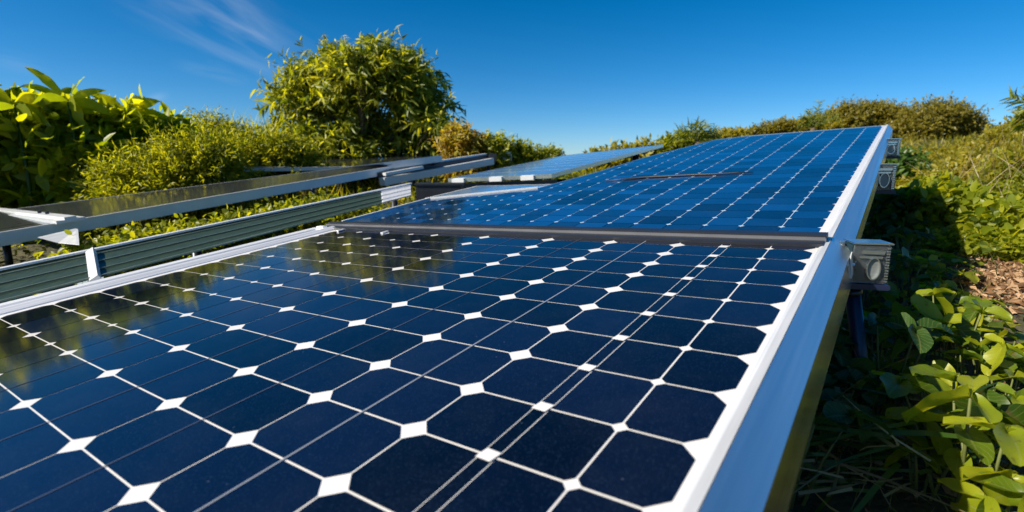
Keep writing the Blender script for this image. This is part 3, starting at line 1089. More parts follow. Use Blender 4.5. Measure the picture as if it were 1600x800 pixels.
# ================================================================== PLANTS
def tmpl(kind):
    """leaf shapes: x along (0..1), y across (times width), z bend (times length)"""
    if kind == 'diamond':
        v = [(0, 0, 0), (.45, .5, .10), (1, 0, -.05), (.45, -.5, .10)]
        f = [(0, 2, 1), (0, 3, 2)]
    elif kind in ('oval', 'lance', 'round', 'long'):
        if kind == 'oval':
            st = [(0, 0), (.18, .34), (.45, .5), (.75, .36), (1, 0)]; bend = .12; fold = .10
        elif kind == 'round':
            st = [(0, .0), (.12, .33), (.35, .50), (.65, .50), (.88, .32), (1, .06)]; bend = .10; fold = .06
        elif kind == 'long':
            st = [(0, .06), (.2, .38), (.5, .5), (.8, .33), (1, 0)]; bend = .35; fold = .08
        else:
            st = [(0, 0), (.25, .5), (.6, .42), (1, 0)]; bend = .25; fold = .05
        v, f = [], []
        for i, (x, w) in enumerate(st):
            z = -bend * x * x
            v += [(x, -w, z + fold * w * 2), (x, 0, z), (x, w, z + fold * w * 2)]
        for i in range(len(st) - 1):
            a, b = 3 * i, 3 * i + 3
            f += [(a, b, b + 1, a + 1), (a + 1, b + 1, b + 2, a + 2)]
    elif kind == 'blade':
        v, f = [], []
        for i, (x, w) in enumerate([(0, .5), (.35, .45), (.7, .3), (1, 0.02)]):
            z = -.45 * x * x
            v += [(x, -w, z), (x, w, z)]
        for i in range(3):
            f.append((2 * i, 2 * i + 2, 2 * i + 3, 2 * i + 1))
    return np.array(v, float), f


def leaves(P, D, U, L, W, kind, tint):
    tv, tf = tmpl(kind)
    D = D / (np.linalg.norm(D, axis=1, keepdims=True) + 1e-9)
    Yv = np.cross(U, D); Yv /= (np.linalg.norm(Yv, axis=1, keepdims=True) + 1e-9)
    Zv = np.cross(D, Yv)
    n = len(P)
    L = np.broadcast_to(np.asarray(L, float), (n,)); W = np.broadcast_to(np.asarray(W, float), (n,))
    V = (P[:, None, :] + tv[None, :, 0:1] * L[:, None, None] * D[:, None, :] + tv[None, :, 1:2] * W[:, None, None] * Yv[:, None, :]
         + tv[None, :, 2:3] * L[:, None, None] * Zv[:, None, :])
    k = len(tv)
    loops = np.concatenate([np.array(f) for f in tf])
    cnt = np.array([len(f) for f in tf], np.int32)
    LP = (loops[None, :] + (np.arange(n) * k)[:, None]).ravel().astype(np.int32)
    CN = np.tile(cnt, n)
    return V.reshape(-1, 3), LP, CN, np.repeat(tint, k)


def join(parts):
    Vs, Ls, Cs, Ts, o = [], [], [], [], 0
    for v, l, c, t in parts:
        Vs.append(v); Ls.append(l + o); Cs.append(c); Ts.append(t); o += len(v)
    return np.concatenate(Vs), np.concatenate(Ls), np.concatenate(Cs), np.concatenate(Ts)


def unit(r, n):
    v = r.normal(size=(n, 3))
    return v / np.linalg.norm(v, axis=1, keepdims=True)


def crown(r, blobs, n_twig, per, twig, L, W, kind, droop=.2, upb=.35, shell=.55, spread=.8, flat=.8):
    """twigs spread through the lobes' volumes, leaves along each twig"""
    c = np.array([b[0] for b in blobs], float); rad = np.array([np.broadcast_to(b[1], 3) for b in blobs], float)
    wt = (rad.prod(1)) ** (2 / 3)
    idx = r.choice(len(blobs), n_twig, p=wt / wt.sum())
    d = unit(r, n_twig)
    d[:, 2] = np.where(d[:, 2] < -.3, -d[:, 2] * .6, d[:, 2])
    lump = 1 + .16 * np.sin(d[:, 0] * 7 + idx * 1.3) * np.sin(d[:, 1] * 6 + idx) + .10 * r.normal(size=n_twig)
    s = (shell + (1 - shell) * r.random(n_twig) ** .6) * lump
    base = c[idx] + d * rad[idx] * s[:, None]
    td = d + np.array((0, 0, upb)) + .5 * r.normal(size=(n_twig, 3))
    td /= np.linalg.norm(td, axis=1, keepdims=True)
    tl = twig * r.uniform(.5, 1.35, n_twig)
    tw_t = r.random(n_twig)
    k = np.tile(np.arange(per), n_twig); ti = np.repeat(np.arange(n_twig), per)
    f = (k + r.random(len(k))) / per
    P = base[ti] + td[ti] * (tl[ti] * f)[:, None] + np.array((0, 0, -droop)) * (tl[ti] * f * f)[:, None]
    D = td[ti] * .6 + unit(r, len(ti)) * spread + np.array((0, 0, -droop * 1.4))
    U = (np.array((0, 0, .45)) + .75 * np.array(sdir)) * flat + unit(r, len(ti)) * .6    # leaves turn to the sun
    sc_ = r.uniform(.65, 1.25, len(ti))
    tint = np.clip(.05 + .6 * tw_t[ti] + .35 * r.random(len(ti)), 0, 1)
    return leaves(P, D, U, L * sc_, W * sc_, kind, tint)


def stems_mb(r, blobs, base=(0, 0, 0), r0=.03, forks=1, spread=.15):
    k = MB()
    for (c, rad) in blobs:
        b = np.asarray(base, float) + np.array((r.normal() * spread, r.normal() * spread, -.05))
        c = np.asarray(c, float)
        m_ = (b + c) / 2 + r.normal(size=3) * .12 * np.linalg.norm(c - b)
        k.tube([b, m_ * .5 + b * .5, m_, c], [r0, r0 * .85, r0 * .65, r0 * .3], 6)
        for _ in range(forks):
            e = c + unit(r, 1)[0] * np.mean(rad) * .7 + np.array((0, 0, np.mean(rad) * .2))
            k.tube([m_, (m_ + e) / 2 + r.normal(size=3) * .03, e], [r0 * .55, r0 * .4, r0 * .15], 5)
    return k


def shrub(name, label, cat, x, y, blobs, n, per, twig, L, W, kind, m, seed, group=None, stem_r=.02, stem_m='bark', part='foliage', stem_part='stem', skirt=True, **kw):
    r = np.random.default_rng(seed)
    g = gz(x, y)
    t = thing(name, label, cat, loc=(x, y, g), group=group)
    if skirt:
        low = []
        for (c, rad) in blobs:
            rr = np.mean(rad)
            zz = c[2] - rr * .3
            if zz > .25:
                low.append(((c[0], c[1] + rr * .15, zz * .5), (rr * .95, rr * .8, zz * .55)))
        n = int(n * (1 + .8 * len(low) / max(1, len(blobs))))
        V, Lp, C, T = crown(r, list(blobs) + low, n, per, twig, L, W, kind, **kw)
    else:
        V, Lp, C, T = crown(r, blobs, n, per, twig, L, W, kind, **kw)
    link_mesh(part, V, (Lp, C), M[m], t, tint=T, smooth=True)
    stems_mb(r, blobs, r0=stem_r).build(stem_part, M[stem_m], t, smooth=True)
    return t


def copy_thing(o, x, y, rz, s, label, group=None, zs=1.0):
    c = o.copy(); COL.objects.link(c)
    c.location = (x, y, gz(x, y)); c.rotation_euler = (0, 0, rz); c.scale = (s, s, s * zs)
    c['label'] = label
    if group:
        c['group'] = group
    for ch in [q for q in bpy.data.objects if q.parent == o]:
        d = ch.copy(); COL.objects.link(d); d.parent = c
    return c


def place(px, dist):
    """ground position under picture column px, dist metres ahead"""
    return (px - 800) / 831 * dist * 1.0, dist


def top_z(x_px, y_px, dist):
    return at(x_px, y_px, dist)[2]


def big_bush():
    dist = 10.5
    s = dist / 831
    X, Y = place(572, dist)
    X = (572 - 800) * s * .985
    g = gz(X, Y)
    Z = lambda ypx: top_z(572, ypx, dist) - g
    W_ = lambda xpx: (xpx - 572) * s
    bl = [((W_(522), 0, Z(170)), (.62, .8, .74)), ((W_(605), .1, Z(158)), (.70, .8, .78)), ((W_(562), -.3, Z(125)), (.45, .5, .45)), ((W_(632), 0, Z(125)), (.42, .5, .40)),
          ((W_(650), .1, Z(185)), (.40, .6, .6)), ((W_(485), -.1, Z(172)), (.34, .5, .40)), ((W_(600), .2, Z(235)), (.8, .6, .7)), ((W_(598), .1, Z(100)), (.22, .3, .30)),
          ((W_(485), 0, Z(135)), (.24, .3, .22)), ((W_(535), 0, Z(108)), (.25, .3, .25)), ((W_(505), -.5, Z(228)), (.45, .5, .45)), ((W_(545), -.55, Z(250)), (.7, .4, .55)),
          ((W_(650), .2, Z(240)), (.5, .5, .7))]
    bl = [(c_, tuple(.88 * q for q in rd)) for c_, rd in bl]
    for i, (xp, yp, rp) in enumerate([(448, 150, 15), (458, 122, 14), (486, 108, 18), (512, 92, 17), (548, 82, 18), (578, 96, 14), (602, 82, 18), (640, 98, 17), (668, 118, 17), (690, 150, 15), (697, 190, 14), (445, 190, 16), (470, 220, 20), (455, 235, 16)]):
        xp, yp, rp = 576 + (xp - 572) * .90, yp + 13, rp * .9
        bl.append(((W_(xp), (i % 5 - 2) * .25, Z(yp)), (rp * s, rp * s * 1.1, rp * s * 1.15)))
    r = np.random.default_rng(5)
    t = thing('bamboo_bush', 'tall rounded bush with drooping narrow leaves, standing highest against the sky', 'bush', loc=(X, Y, g))
    a = crown(r, bl, 2400, 9, .40, .19, .042, 'lance', droop=.5, upb=.5, shell=.5, spread=.75, flat=.5)
    # top sprigs
    P, D = [], []
    for (xp, yp, hh) in [(598, 62, .5), (603, 70, .4), (540, 78, .3), (505, 92, .3), (640, 90, .3), (662, 95, .25), (447, 130, .3), (690, 150, .25), (620, 78, .3)]:
        b0 = np.array((W_(xp), r.normal() * .2, Z(yp) - hh * .9))
        for q in range(20):
            f = q / 20
            P.append(b0 + np.array((.06 * f * r.normal(), 0, hh * f * 1.35))); D.append(np.array((r.normal(), r.normal(), .5)))
    for q in range(110):
        (c_, rd) = bl[int(r.integers(0, len(bl)))]
        d_ = unit(r, 1)[0]; d_[2] = abs(d_[2]) * 1.2 + .05; d_ /= np.linalg.norm(d_)
        b0 = np.array(c_) + d_ * np.array(rd) * .9
        g_ = d_ * .7 + np.array((0, 0, .6)); ln = r.uniform(.2, .58)
        for k_ in range(13):
            f = k_ / 13
            P.append(b0 + g_ * ln * f + np.array((0, 0, -.25 * ln * f * f))); D.append(g_ * .5 + r.normal(size=3) * .7 + np.array((0, 0, -.3)))
    P, D = np.array(P), np.array(D)
    b = leaves(P, D, unit(r, len(P)) + np.array(sdir), .15 * r.uniform(.7, 1.2, len(P)), .03, 'lance', r.random(len(P)))
    V, Lp, C, T = join([a, b])
    link_mesh('foliage', V, (Lp, C), M['leaf_bush'], t, tint=T, smooth=True)
    k = stems_mb(r, bl, r0=.05, forks=3, spread=.25)
    k.build('stem', M['bark'], t, smooth=True)


big_bush()


def px_blob(x0_px, dist, base_px, lobes):
    """lobes: (dx px, y px, radius px) -> local blobs for a shrub standing dist ahead under column base_px"""
    s = dist / 831
    X = (base_px - 800) * s; Y = dist
    g = gz(X, Y)
    out = []
    for i, (xp, yp, rp) in enumerate(lobes):
        out.append((((xp - base_px) * s, ((i * 37) % 7 - 3) / 3 * rp * s * .5, top_z(xp, yp, dist) - g), rp * s))
    return X, Y, out


def left_plants():
    # broad-leaved shrubs at the far left
    specs = [
        ('leafy_shrub', 'dense large-leaved shrub cut off by the left border of the photo', 'shrub', 6.3, 10, [(-40, 205, 66), (10, 200, 46), (20, 255, 56), (-60, 270, 66)], 560, 6, .34, .20, .10, 'oval', 'leaf_lush', 21),
        ('leafy_shrub', 'shady large-leaved shrub below the upright banana-like leaves', 'shrub', 6.6, 120, [(95, 228, 44), (150, 222, 42), (120, 270, 56), (60, 245, 46), (170, 260, 42)], 700, 6, .34, .19, .095, 'oval', 'leaf_lush', 22),
        ('leafy_shrub', 'sunlit large-leaved shrub to the right of the banana-like leaves', 'shrub', 7.0, 225, [(205, 222, 34), (250, 228, 32), (225, 262, 44), (190, 258, 36)], 600, 6, .30, .19, .095, 'oval', 'leaf_lush', 23),
    ]
    for (nm, lab, cat, dist, bx, lobes, n, per, tw, L, W, kind, m, seed) in specs:
        X, Y, bl = px_blob(0, dist, bx, lobes)
        shrub(nm, lab, cat, X, Y, bl, n, per, tw, L, W, kind, m, seed, stem_m='stem', stem_r=.03, upb=.3, droop=.25, spread=.9, flat=.45)
    # banana-like plants with upright big leaves
    r = np.random.default_rng(31)

    def banana(label, tip_list, crown_px, dist, seed):
        s = dist / 831
        X = (crown_px[0] - 800) * s; Y = dist; g = gz(X, Y)
        zc = top_z(*crown_px, dist) - g
        t = thing('banana_plant', label, 'plant', loc=(X, Y, g))
        k = MB(); k.tube([(0, 0, -.05), (.03, 0, zc * .5), (0, 0, zc)], [.022, .02, .012], 8); k.build('trunk', M['leaf_shade'], t, smooth=True)
        for i, (tx, ty, wd) in enumerate(tip_list):
            dx, dz = (tx - crown_px[0]) * s, top_z(tx, ty, dist) - g - zc
            tip = np.array((dx, ((i * 29) % 5 - 2) * .09, dz))
            L_ = np.linalg.norm(tip)
            # long leaf as a curved sheet along a bowed midrib
            side = np.cross(tip / L_, np.array((0, 1.0, .25))); side /= np.linalg.norm(side)
            if i % 2:
                side = np.cross(tip / L_, np.array((.5, .8, .6))); side /= np.linalg.norm(side)
            vs, n_ = [], 9
            for q in range(n_):
                f = q / (n_ - 1)
                p = np.array((0, 0, zc)) + tip * f + np.array((0, 0, L_ * .28)) * f * (1 - f)
                w = wd * .9 * s * (math.sin(math.pi * min(1, f * .92 + .08)) ** .95) * (1 if q < n_ - 1 else .05)
                wob = .06 * L_ * math.sin(q * 2.1 + i)
                vs += [p - side * w + np.array((0, wob * .4, w * .35)), p, p + side * w + np.array((0, -wob * .4, w * .35))]
            fs = []
            for q in range(n_ - 1):
                a = 3 * q
                fs += [(a, a + 3, a + 4, a + 1), (a + 1, a + 4, a + 5, a + 2)]
            link_mesh('leaf', vs, fs, M['leaf_lush'], t, tint=np.full(len(vs), float(r.uniform(.3, .8))), smooth=True)
    banana('banana-like plant whose upright paddle leaves stand highest at the left', [(93, 108, 8), (141, 116, 11), (182, 140, 6), (60, 135, 8), (150, 175, 12), (95, 165, 13), (180, 180, 10), (110, 195, 13), (150, 205, 12), (75, 190, 11)], (130, 160), 6.2, 1)
    banana('banana-like plant with arching dark leaves near the left border', [(30, 130, 7), (70, 150, 13), (95, 160, 12), (5, 135, 10), (85, 190, 12), (20, 180, 10), (50, 205, 13), (0, 160, 12), (100, 200, 12)], (48, 168), 6.0, 2)
    banana('broad-leaved plant with pointed yellow-green leaves right of the tallest paddle leaves', [(180, 150, 9), (215, 143, 11), (240, 150, 10), (270, 158, 9), (250, 195, 12), (190, 185, 12), (215, 200, 11), (278, 185, 8), (225, 215, 12), (265, 215, 11), (180, 200, 12)], (218, 180), 6.7, 3)
    banana('small spiky broad-leaved plant above the feathery shrubs', [(283, 160, 6), (295, 168, 6), (272, 172, 5), (303, 180, 6), (265, 190, 5)], (285, 195), 7.2, 4)

    # feathery shrubs between the broad leaves and the round bush
    fe = [
        ('feathery olive shrub directly right of the broad-leaved plants', 6.4, 310, [(290, 272, 22), (325, 264, 18), (340, 280, 26), (262, 282, 20)], 'leaf_fine', 41),
        ('feathery shrub with pale flower tips on the skyline left of the round bush', 8.2, 345, [(345, 228, 18), (372, 242, 20), (325, 238, 18), (350, 258, 30)], 'leaf_fine', 42),
        ('feathery yellow-green shrub touching the left side of the round bush', 8.0, 420, [(400, 254, 22), (440, 252, 20), (420, 268, 32), (460, 266, 24)], 'leaf_fine', 43),
        ('low feathery shrub in front of the round bush', 6.2, 250, [(235, 305, 28), (285, 300, 26), (200, 315, 28)], 'leaf_fine', 44),
    ]
    for lab, dist, bx, lobes, m, seed in fe:
        X, Y, bl = px_blob(0, dist, bx, lobes)
        lab = lab.replace('low feathery shrub in front of the round bush', 'low feathery shrub in the shade under the large-leaved shrubs')
        t = shrub('feathery_shrub', lab, 'shrub', X, Y, bl, 1500, 11, .42, .075, .017, 'diamond', m, seed, stem_r=.02, upb=1.1, droop=.15, spread=.6, flat=.4, shell=.25)
    # thin grass heads on the skyline
    mb = MB()
    rr = np.random.default_rng(8)
    P, D = [], []
    for i in range(130):
        xp = rr.uniform(300, 440); dist = rr.uniform(8.0, 9.0)
        X, Y = (xp - 800) * dist / 831, dist
        zt = top_z(xp, rr.uniform(160, 190), dist)
        P.append((X, Y, zt - .55)); D.append((rr.normal() * .12, rr.normal() * .1, 1))
    P, D = np.array(P), np.array(D)
    V, Lp, C, T = leaves(P, D, unit(rr, len(P)), rr.uniform(.4, .65, len(P)), .012, 'blade', rr.random(len(P)))
    o = link_mesh('tall_grass', V, (Lp, C), M['leaf_fine'], tint=T)
    tag(o, 'wispy tall grass heads on the skyline left of the round bush', 'grass', kind='stuff')

    # small shrubs right of the round bush, down to the horizon
    sm = [
        ('rusty orange shrub at the right foot of the round bush', 8.8, 725, [(720, 234, 18), (733, 226, 14), (712, 222, 12), (728, 245, 20)], 'leaf_rust', 51, .10),
        ('small green shrub with thin upright sprigs right of the rusty shrub', 9.0, 765, [(760, 240, 14), (775, 242, 14), (745, 232, 8), (772, 230, 7), (765, 252, 18)], 'leaf_fine', 52, .09),
        ('low green shrub at the right end of the left bushes, against open sky', 9.4, 810, [(800, 243, 10), (818, 248, 11), (805, 254, 14), (838, 254, 8)], 'leaf_fine', 53, .09),
        ('tiny shrub top just above the pale blue panel', 13.5, 858, [(855, 246, 7), (866, 247, 6), (858, 254, 10)], 'leaf_fine', 54, .08),
    ]
    for lab, dist, bx, lobes, m, seed, L in sm:
        X, Y, bl = px_blob(0, dist, bx, lobes)
        shrub('small_shrub', lab, 'shrub', X, Y, bl, 420, 7, .26, L, .03, 'lance', m, seed, stem_r=.018, upb=.7, droop=.15, spread=.6)
    # ground hugging yellow shrubs seen below the raised panel
    r2 = np.random.default_rng(61)
    proto = None
    for i, px in enumerate([168, 205, 245, 285, 325, 365, 405, 445, 485, 520]):
        d_ = ray(px, 349 - (px - 130) * .163)
        uu_ = -4.30 - .12 * (i % 3)
        P_ = CO + d_ * (uu_ / (B @ d_))
        X, Y = P_[0], P_[1]
        zt = P_[2] - gz(X, Y) - .155
        if proto is None:
            bl = [((0, 0, zt * .55), (.24, .20, zt * .42)), ((.2, .05, zt * .5), (.18, .16, zt * .38)), ((-.2, 0, zt * .5), (.18, .16, zt * .38))]
            proto = shrub('hedge_plant', 'low yellow-green hedge plant between the green rail and the raised left panel', 'plant', X, Y, bl, 520, 6, .10, .05, .03, 'oval', 'leaf_fine', 62, group='low hedge under the raised panel', stem_r=.012)
            z_proto = zt
        else:
            copy_thing(proto, X, Y, i * 1.7, zt / z_proto, 'low yellow-green hedge plant between the green rail and the raised left panel')


left_plants()


def palm(label, dist, base_px, tips, m='leaf_palm', seed=1, lw=.02, name='palm', n_leaflets=26, leaf_len=.16):
    s = dist / 831
    r = np.random.default_rng(seed)
    X = (base_px[0] - 800) * s; Y = dist; g = gz(X, Y)
    zc = top_z(*base_px, dist) - g
    t = thing(name, label, 'palm', loc=(X, Y, g))
    k = MB(); k.tube([(0, 0, -.1), (.02, 0, zc * .5), (0, 0, zc)], [.09, .08, .07], 8); k.build('trunk', M['bark'], t, smooth=True)
    for i, (tx, ty) in enumerate(tips):
        tip = np.array(((tx - base_px[0]) * s, r.normal() * .12, top_z(tx, ty, dist) - g - zc))
        L_ = np.linalg.norm(tip)
        P, D = [], []
        for q in range(n_leaflets):
            f = .15 + .85 * q / n_leaflets
            p = np.array((0, 0, zc)) + tip * f + np.array((0, 0, L_ * .25)) * f * (1 - f)
            for sd in (-1, 1):
                side = np.cross(tip / L_, np.array((0, 1, 0))) * sd
                P.append(p); D.append(tip / L_ * .9 + side * .75 + r.normal(size=3) * .18 + np.array((0, sd * .35, -.1)))
        P, D = np.array(P), np.array(D)
        V, Lp, C, T = leaves(P, D, unit(r, len(P)) + np.array((0, -.5, .8)), leaf_len * L_ / .8 * r.uniform(.7, 1.1, len(P)), lw, 'blade', r.random(len(P)))
        rib = MB(); rib.tube([np.array((0, 0, zc)) + tip * f + np.array((0, 0, L_ * .25)) * f * (1 - f) for f in (0, .33, .66, 1)], [.012, .009, .006, .002], 5)
        fr = link_mesh('frond', V, (Lp, C), M[m], t, tint=T)
        rib.build('midrib', M['stem'], fr, smooth=True)
    return t


def far_plants():
    palm('small palm with a fan of feathery fronds above the bright panel', 15, (1084, 222),
         [(1046, 214), (1054, 203), (1067, 195), (1085, 191), (1100, 194), (1113, 203), (1121, 214), (1058, 224), (1112, 225), (1077, 192)], seed=3, lw=.034, leaf_len=.34, n_leaflets=16)
    palm('spiky dark palm with one upright spear, left of the domed trees', 17, (1258, 200),
         [(1263, 158), (1245, 174), (1234, 182), (1276, 174), (1288, 184), (1253, 170), (1269, 170), (1234, 196)], seed=4, lw=.03, leaf_len=.2, n_leaflets=14)
    # trees: domed crowns behind the top of the bright panel
    tr = [
        ('broad domed olive-green tree, the left one of the two rounded crowns behind the panel top', 26, 1330, [(1300, 198, 25), (1335, 191, 23), (1368, 196, 26), (1320, 220, 32), (1275, 208, 19)], 'leaf_olive', 71),
        ('largest domed olive-green tree, its shaded right side ending against the sky', 25, 1450, [(1415, 194, 27), (1455, 191, 26), (1490, 197, 21), (1440, 225, 40), (1395, 213, 28), (1504, 213, 18), (1480, 232, 32), (1400, 250, 32), (1510, 235, 20)], 'leaf_olive', 72),
    ]
    for lab, dist, bx, lobes, m, seed in tr:
        X, Y, bl = px_blob(0, dist, bx, lobes)
        shrub('domed_tree', lab, 'tree', X, Y, bl, 4200, 8, .45, .115, .07, 'diamond', m, seed, part='crown', stem_part='trunk', stem_r=.14, upb=.4, droop=.1, shell=.7, flat=.9)
    st = [
        ('low olive tree right behind the top left corner of the bright panel', 24, 1180, [(1165, 212, 9), (1190, 208, 11), (1215, 204, 12), (1200, 218, 16), (1175, 222, 14)], 'leaf_olive', 73),
        ('yellowish tree between the two palms', 22, 1140, [(1125, 218, 8), (1145, 216, 8), (1135, 226, 12), (1112, 226, 9)], 'leaf_gold', 74),
        ('bright green shrub row end below the feathery palm', 16, 1060, [(1040, 232, 9), (1065, 228, 10), (1095, 226, 9), (1060, 240, 14), (1030, 240, 9)], 'leaf_fine', 75),
        ('olive tree behind the spiky dark palm', 25, 1240, [(1225, 205, 10), (1245, 200, 12), (1262, 198, 12), (1240, 214, 16), (1280, 205, 14)], 'leaf_gold', 76),
        ('low yellow-green shrub under the pale blue panel, left of the bright panel edge', 12.5, 965, [(930, 262, 12), (960, 256, 12), (985, 250, 10), (1005, 244, 9), (950, 268, 14)], 'leaf_gold', 77),
    ]
    for lab, dist, bx, lobes, m, seed in st:
        X, Y, bl = px_blob(0, dist, bx, lobes)
        shrub('distant_shrub', lab, 'shrub', X, Y, bl, 800, 6, .3, .14, .07, 'diamond', m, seed, stem_r=.05, upb=.4, droop=.1, shell=.6)


far_plants()


def right_plants():
    hd = [
        ('tall golden hedge bush reaching the sky near the right border', 10.0, 1575, [(1560, 225, 30), (1595, 210, 34), (1620, 235, 45), (1570, 260, 45)], 'leaf_gold', 81, 900, .09, .045),
        ('golden hedge bush below the shaded right side of the largest domed tree', 12, 1500, [(1480, 268, 22), (1515, 252, 20), (1545, 236, 18), (1505, 280, 30)], 'leaf_gold', 82, 900, .09, .045),
        ('olive hedge bush at the foot of the domed trees, right of the farthest clear box', 13, 1435, [(1425, 270, 20), (1455, 268, 20), (1440, 290, 28), (1405, 285, 20)], 'leaf_gold', 83, 800, .09, .045),
        ('golden hedge bush with dry stalks in the middle of the right side', 7.5, 1490, [(1460, 300, 30), (1510, 288, 32), (1540, 296, 34), (1480, 318, 34)], 'leaf_gold', 84, 1100, .07, .035),
        ('green hedge bush at the right border below the tall golden bush', 6.2, 1590, [(1570, 300, 46), (1610, 290, 46), (1590, 345, 55), (1640, 350, 60)], 'leaf_fine', 85, 1200, .075, .03),
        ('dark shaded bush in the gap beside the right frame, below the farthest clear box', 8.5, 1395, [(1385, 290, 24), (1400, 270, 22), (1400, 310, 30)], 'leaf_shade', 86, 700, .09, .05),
    ]
    for lab, dist, bx, lobes, m, seed, n, L, W in hd:
        X, Y, bl = px_blob(0, dist, bx, lobes)
        shrub('hedge_bush', lab, 'bush', X, Y, bl, n, 8, .22, L, W, 'diamond', m, seed, stem_r=.03, upb=.5, droop=.1, shell=.5)
    lm = [
        ('lime-green shrub with many oval leaves beside the nearest clear box', 4.3, 1465, [(1440, 345, 26), (1480, 335, 30), (1500, 365, 34), (1455, 380, 34), (1425, 330, 18)], 81, 420),
        ('lime-green shrub with many oval leaves behind the first one, under the dry stalks', 5.4, 1450, [(1430, 315, 18), (1465, 312, 22), (1490, 325, 22), (1450, 335, 26)], 82, 360),
        ('lime-green leafy shrub at the right border above the leaf litter', 3.9, 1560, [(1540, 375, 30), (1575, 385, 34), (1590, 360, 26), (1545, 405, 26)], 83, 420),
        ('shade-darkened leafy shrub in the panel shade behind the nearest clear box', 4.4, 1405, [(1395, 350, 24), (1400, 390, 30), (1385, 330, 18)], 84, 300),
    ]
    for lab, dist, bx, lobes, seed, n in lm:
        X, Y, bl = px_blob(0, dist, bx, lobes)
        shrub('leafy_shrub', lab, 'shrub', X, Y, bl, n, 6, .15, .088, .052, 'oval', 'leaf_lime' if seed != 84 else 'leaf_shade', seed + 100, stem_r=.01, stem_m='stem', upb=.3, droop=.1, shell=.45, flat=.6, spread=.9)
    palm('palm with thin spiky fronds reaching in at the right border', 6.0, (1625, 190), [(1578, 125), (1562, 150), (1566, 170), (1560, 185), (1590, 135), (1575, 200), (1640, 100), (1690, 130), (1700, 180)], seed=9, lw=.02, leaf_len=.22)
    # repeats that fill the slope
    def pick(start):
        return [o for o in bpy.data.objects if o.get('label', '').startswith(start)][0]

    def height(o):
        f = [c for c in bpy.data.objects if c.parent == o and c.name.startswith('foliage')][0]
        z = np.empty(len(f.data.vertices) * 3, np.float32)
        f.data.vertices.foreach_get('co', z)
        return float(np.percentile(z[2::3], 97))

    def spread(o, spots, s0, label, group, d0):
        hh = height(o)
        for i, (px, yt, dist) in enumerate(spots):
            X, Y = place(px, dist)
            zt = max(top_z(px, yt, dist) - gz(X, Y), .15)
            sc_ = s0 * dist / d0 * (.85 + .3 * ((i * 7) % 5) / 4)
            copy_thing(o, X, Y, i * 1.9 + .6, sc_, label, group, .88 * zt / hh / sc_)
    spread(pick('golden hedge bush with dry'), [(1398, 288, 9), (1430, 272, 9.5), (1465, 264, 9.2), (1500, 256, 9), (1540, 236, 9), (1580, 216, 9), (1612, 205, 8.2), (1450, 292, 7.6), (1490, 282, 7.2), (1530, 268, 7),
                                               (1572, 250, 6.6), (1605, 240, 6), (1420, 300, 8), (1645, 232, 6), (1480, 245, 12), (1440, 258, 12), (1520, 232, 12),
                                               (1405, 238, 15), (1440, 232, 16), (1475, 228, 16), (1510, 224, 15), (1542, 218, 13), (1420, 250, 13), (1580, 210, 12)],
           .72, 'yellow-green hedge bush on the open slope at the right, no stalks', 'hedge bushes on the right slope', 8.0)
    spread(pick('lime-green shrub with many oval leaves beside'), [(1440, 338, 5.2), (1475, 322, 5.6), (1510, 312, 5.5), (1545, 306, 5.2), (1582, 302, 5), (1460, 354, 4.7), (1502, 347, 4.5), (1542, 345, 4.4), (1592, 342, 4.2),
                                                                  (1432, 372, 4.2), (1482, 388, 3.9), (1530, 392, 3.7), (1602, 396, 3.5)],
           .72, 'small lime-green shrub among others on the lower right slope', 'lime shrubs on the lower right slope', 4.8)
    spread(pick('green hedge bush at the right border'), [(1525, 290, 6.2), (1562, 280, 6), (1482, 300, 6.5), (1597, 285, 5.5), (1455, 312, 6.2)],
           .5, 'fine-leaved yellow-green bush among the lime shrubs on the right slope', 'fine-leaved bushes on the right slope', 6.0)
    # dry arching stalks
    r = np.random.default_rng(19)
    parts = []
    P, D, L_, T_ = [], [], [], []
    for i in range(70):
        xp = r.uniform(1450, 1620); dist = r.uniform(4.6, 7.0)
        X, Y = (xp - 800) * dist / 831, dist
        P.append((X, Y, gz(X, Y) + r.uniform(.15, .4))); D.append((r.normal() * .6, r.normal() * .4, 1)); L_.append(r.uniform(.4, .9))
    P, D = np.array(P), np.array(D)
    V, Lp, C, T = leaves(P, D, unit(r, len(P)), np.array(L_) * .7, .005, 'blade', r.random(len(P)))
    o = link_mesh('dry_stalks', V, (Lp, C), M['dry'], tint=T)
    tag(o, 'thin dry arching stalks among the hedge on the right', 'grass', kind='stuff')


right_plants()


# ---------------------------------------------------------------- broad-leaved plants in the right foreground
def leaf_sheet(p, d, up, L, W, r, notch=False, cup=.30):
    """one detailed leaf as a small curved grid; returns verts, faces"""
    d = d / np.linalg.norm(d)
    y = np.cross(up, d); y /= np.linalg.norm(y)
    z = np.cross(d, y)
    nu, nv = 9, 7
    vs, fs = [], []
    a1, a2, ph = r.uniform(.05, .5), r.uniform(-.25, .25), r.random() * 6
    for i in range(nu):
        f = i / (nu - 1)
        w = W / 2 * (math.sin(math.pi * (f ** 1.3) * .93 + .04) ** .62)
        for j in range(nv):
            g = j / (nv - 1) * 2 - 1
            x = L * f
            if notch and i == nu - 1:
                x -= L * .06 * (1 - abs(g))
            zz = -a1 * L * f * f + cup * W * abs(g) ** 1.3 * .8 * (1 - .5 * f) + a2 * W * g * f + .035 * W * math.sin(f * 11 + g * 3 + ph) * abs(g)
            vs.append(p + d * x + y * w * g + z * zz)
    for i in range(nu - 1):
        for j in range(nv - 1):
            a = i * nv + j
            fs.append((a, a + nv, a + nv + 1, a + 1))
    return vs, fs


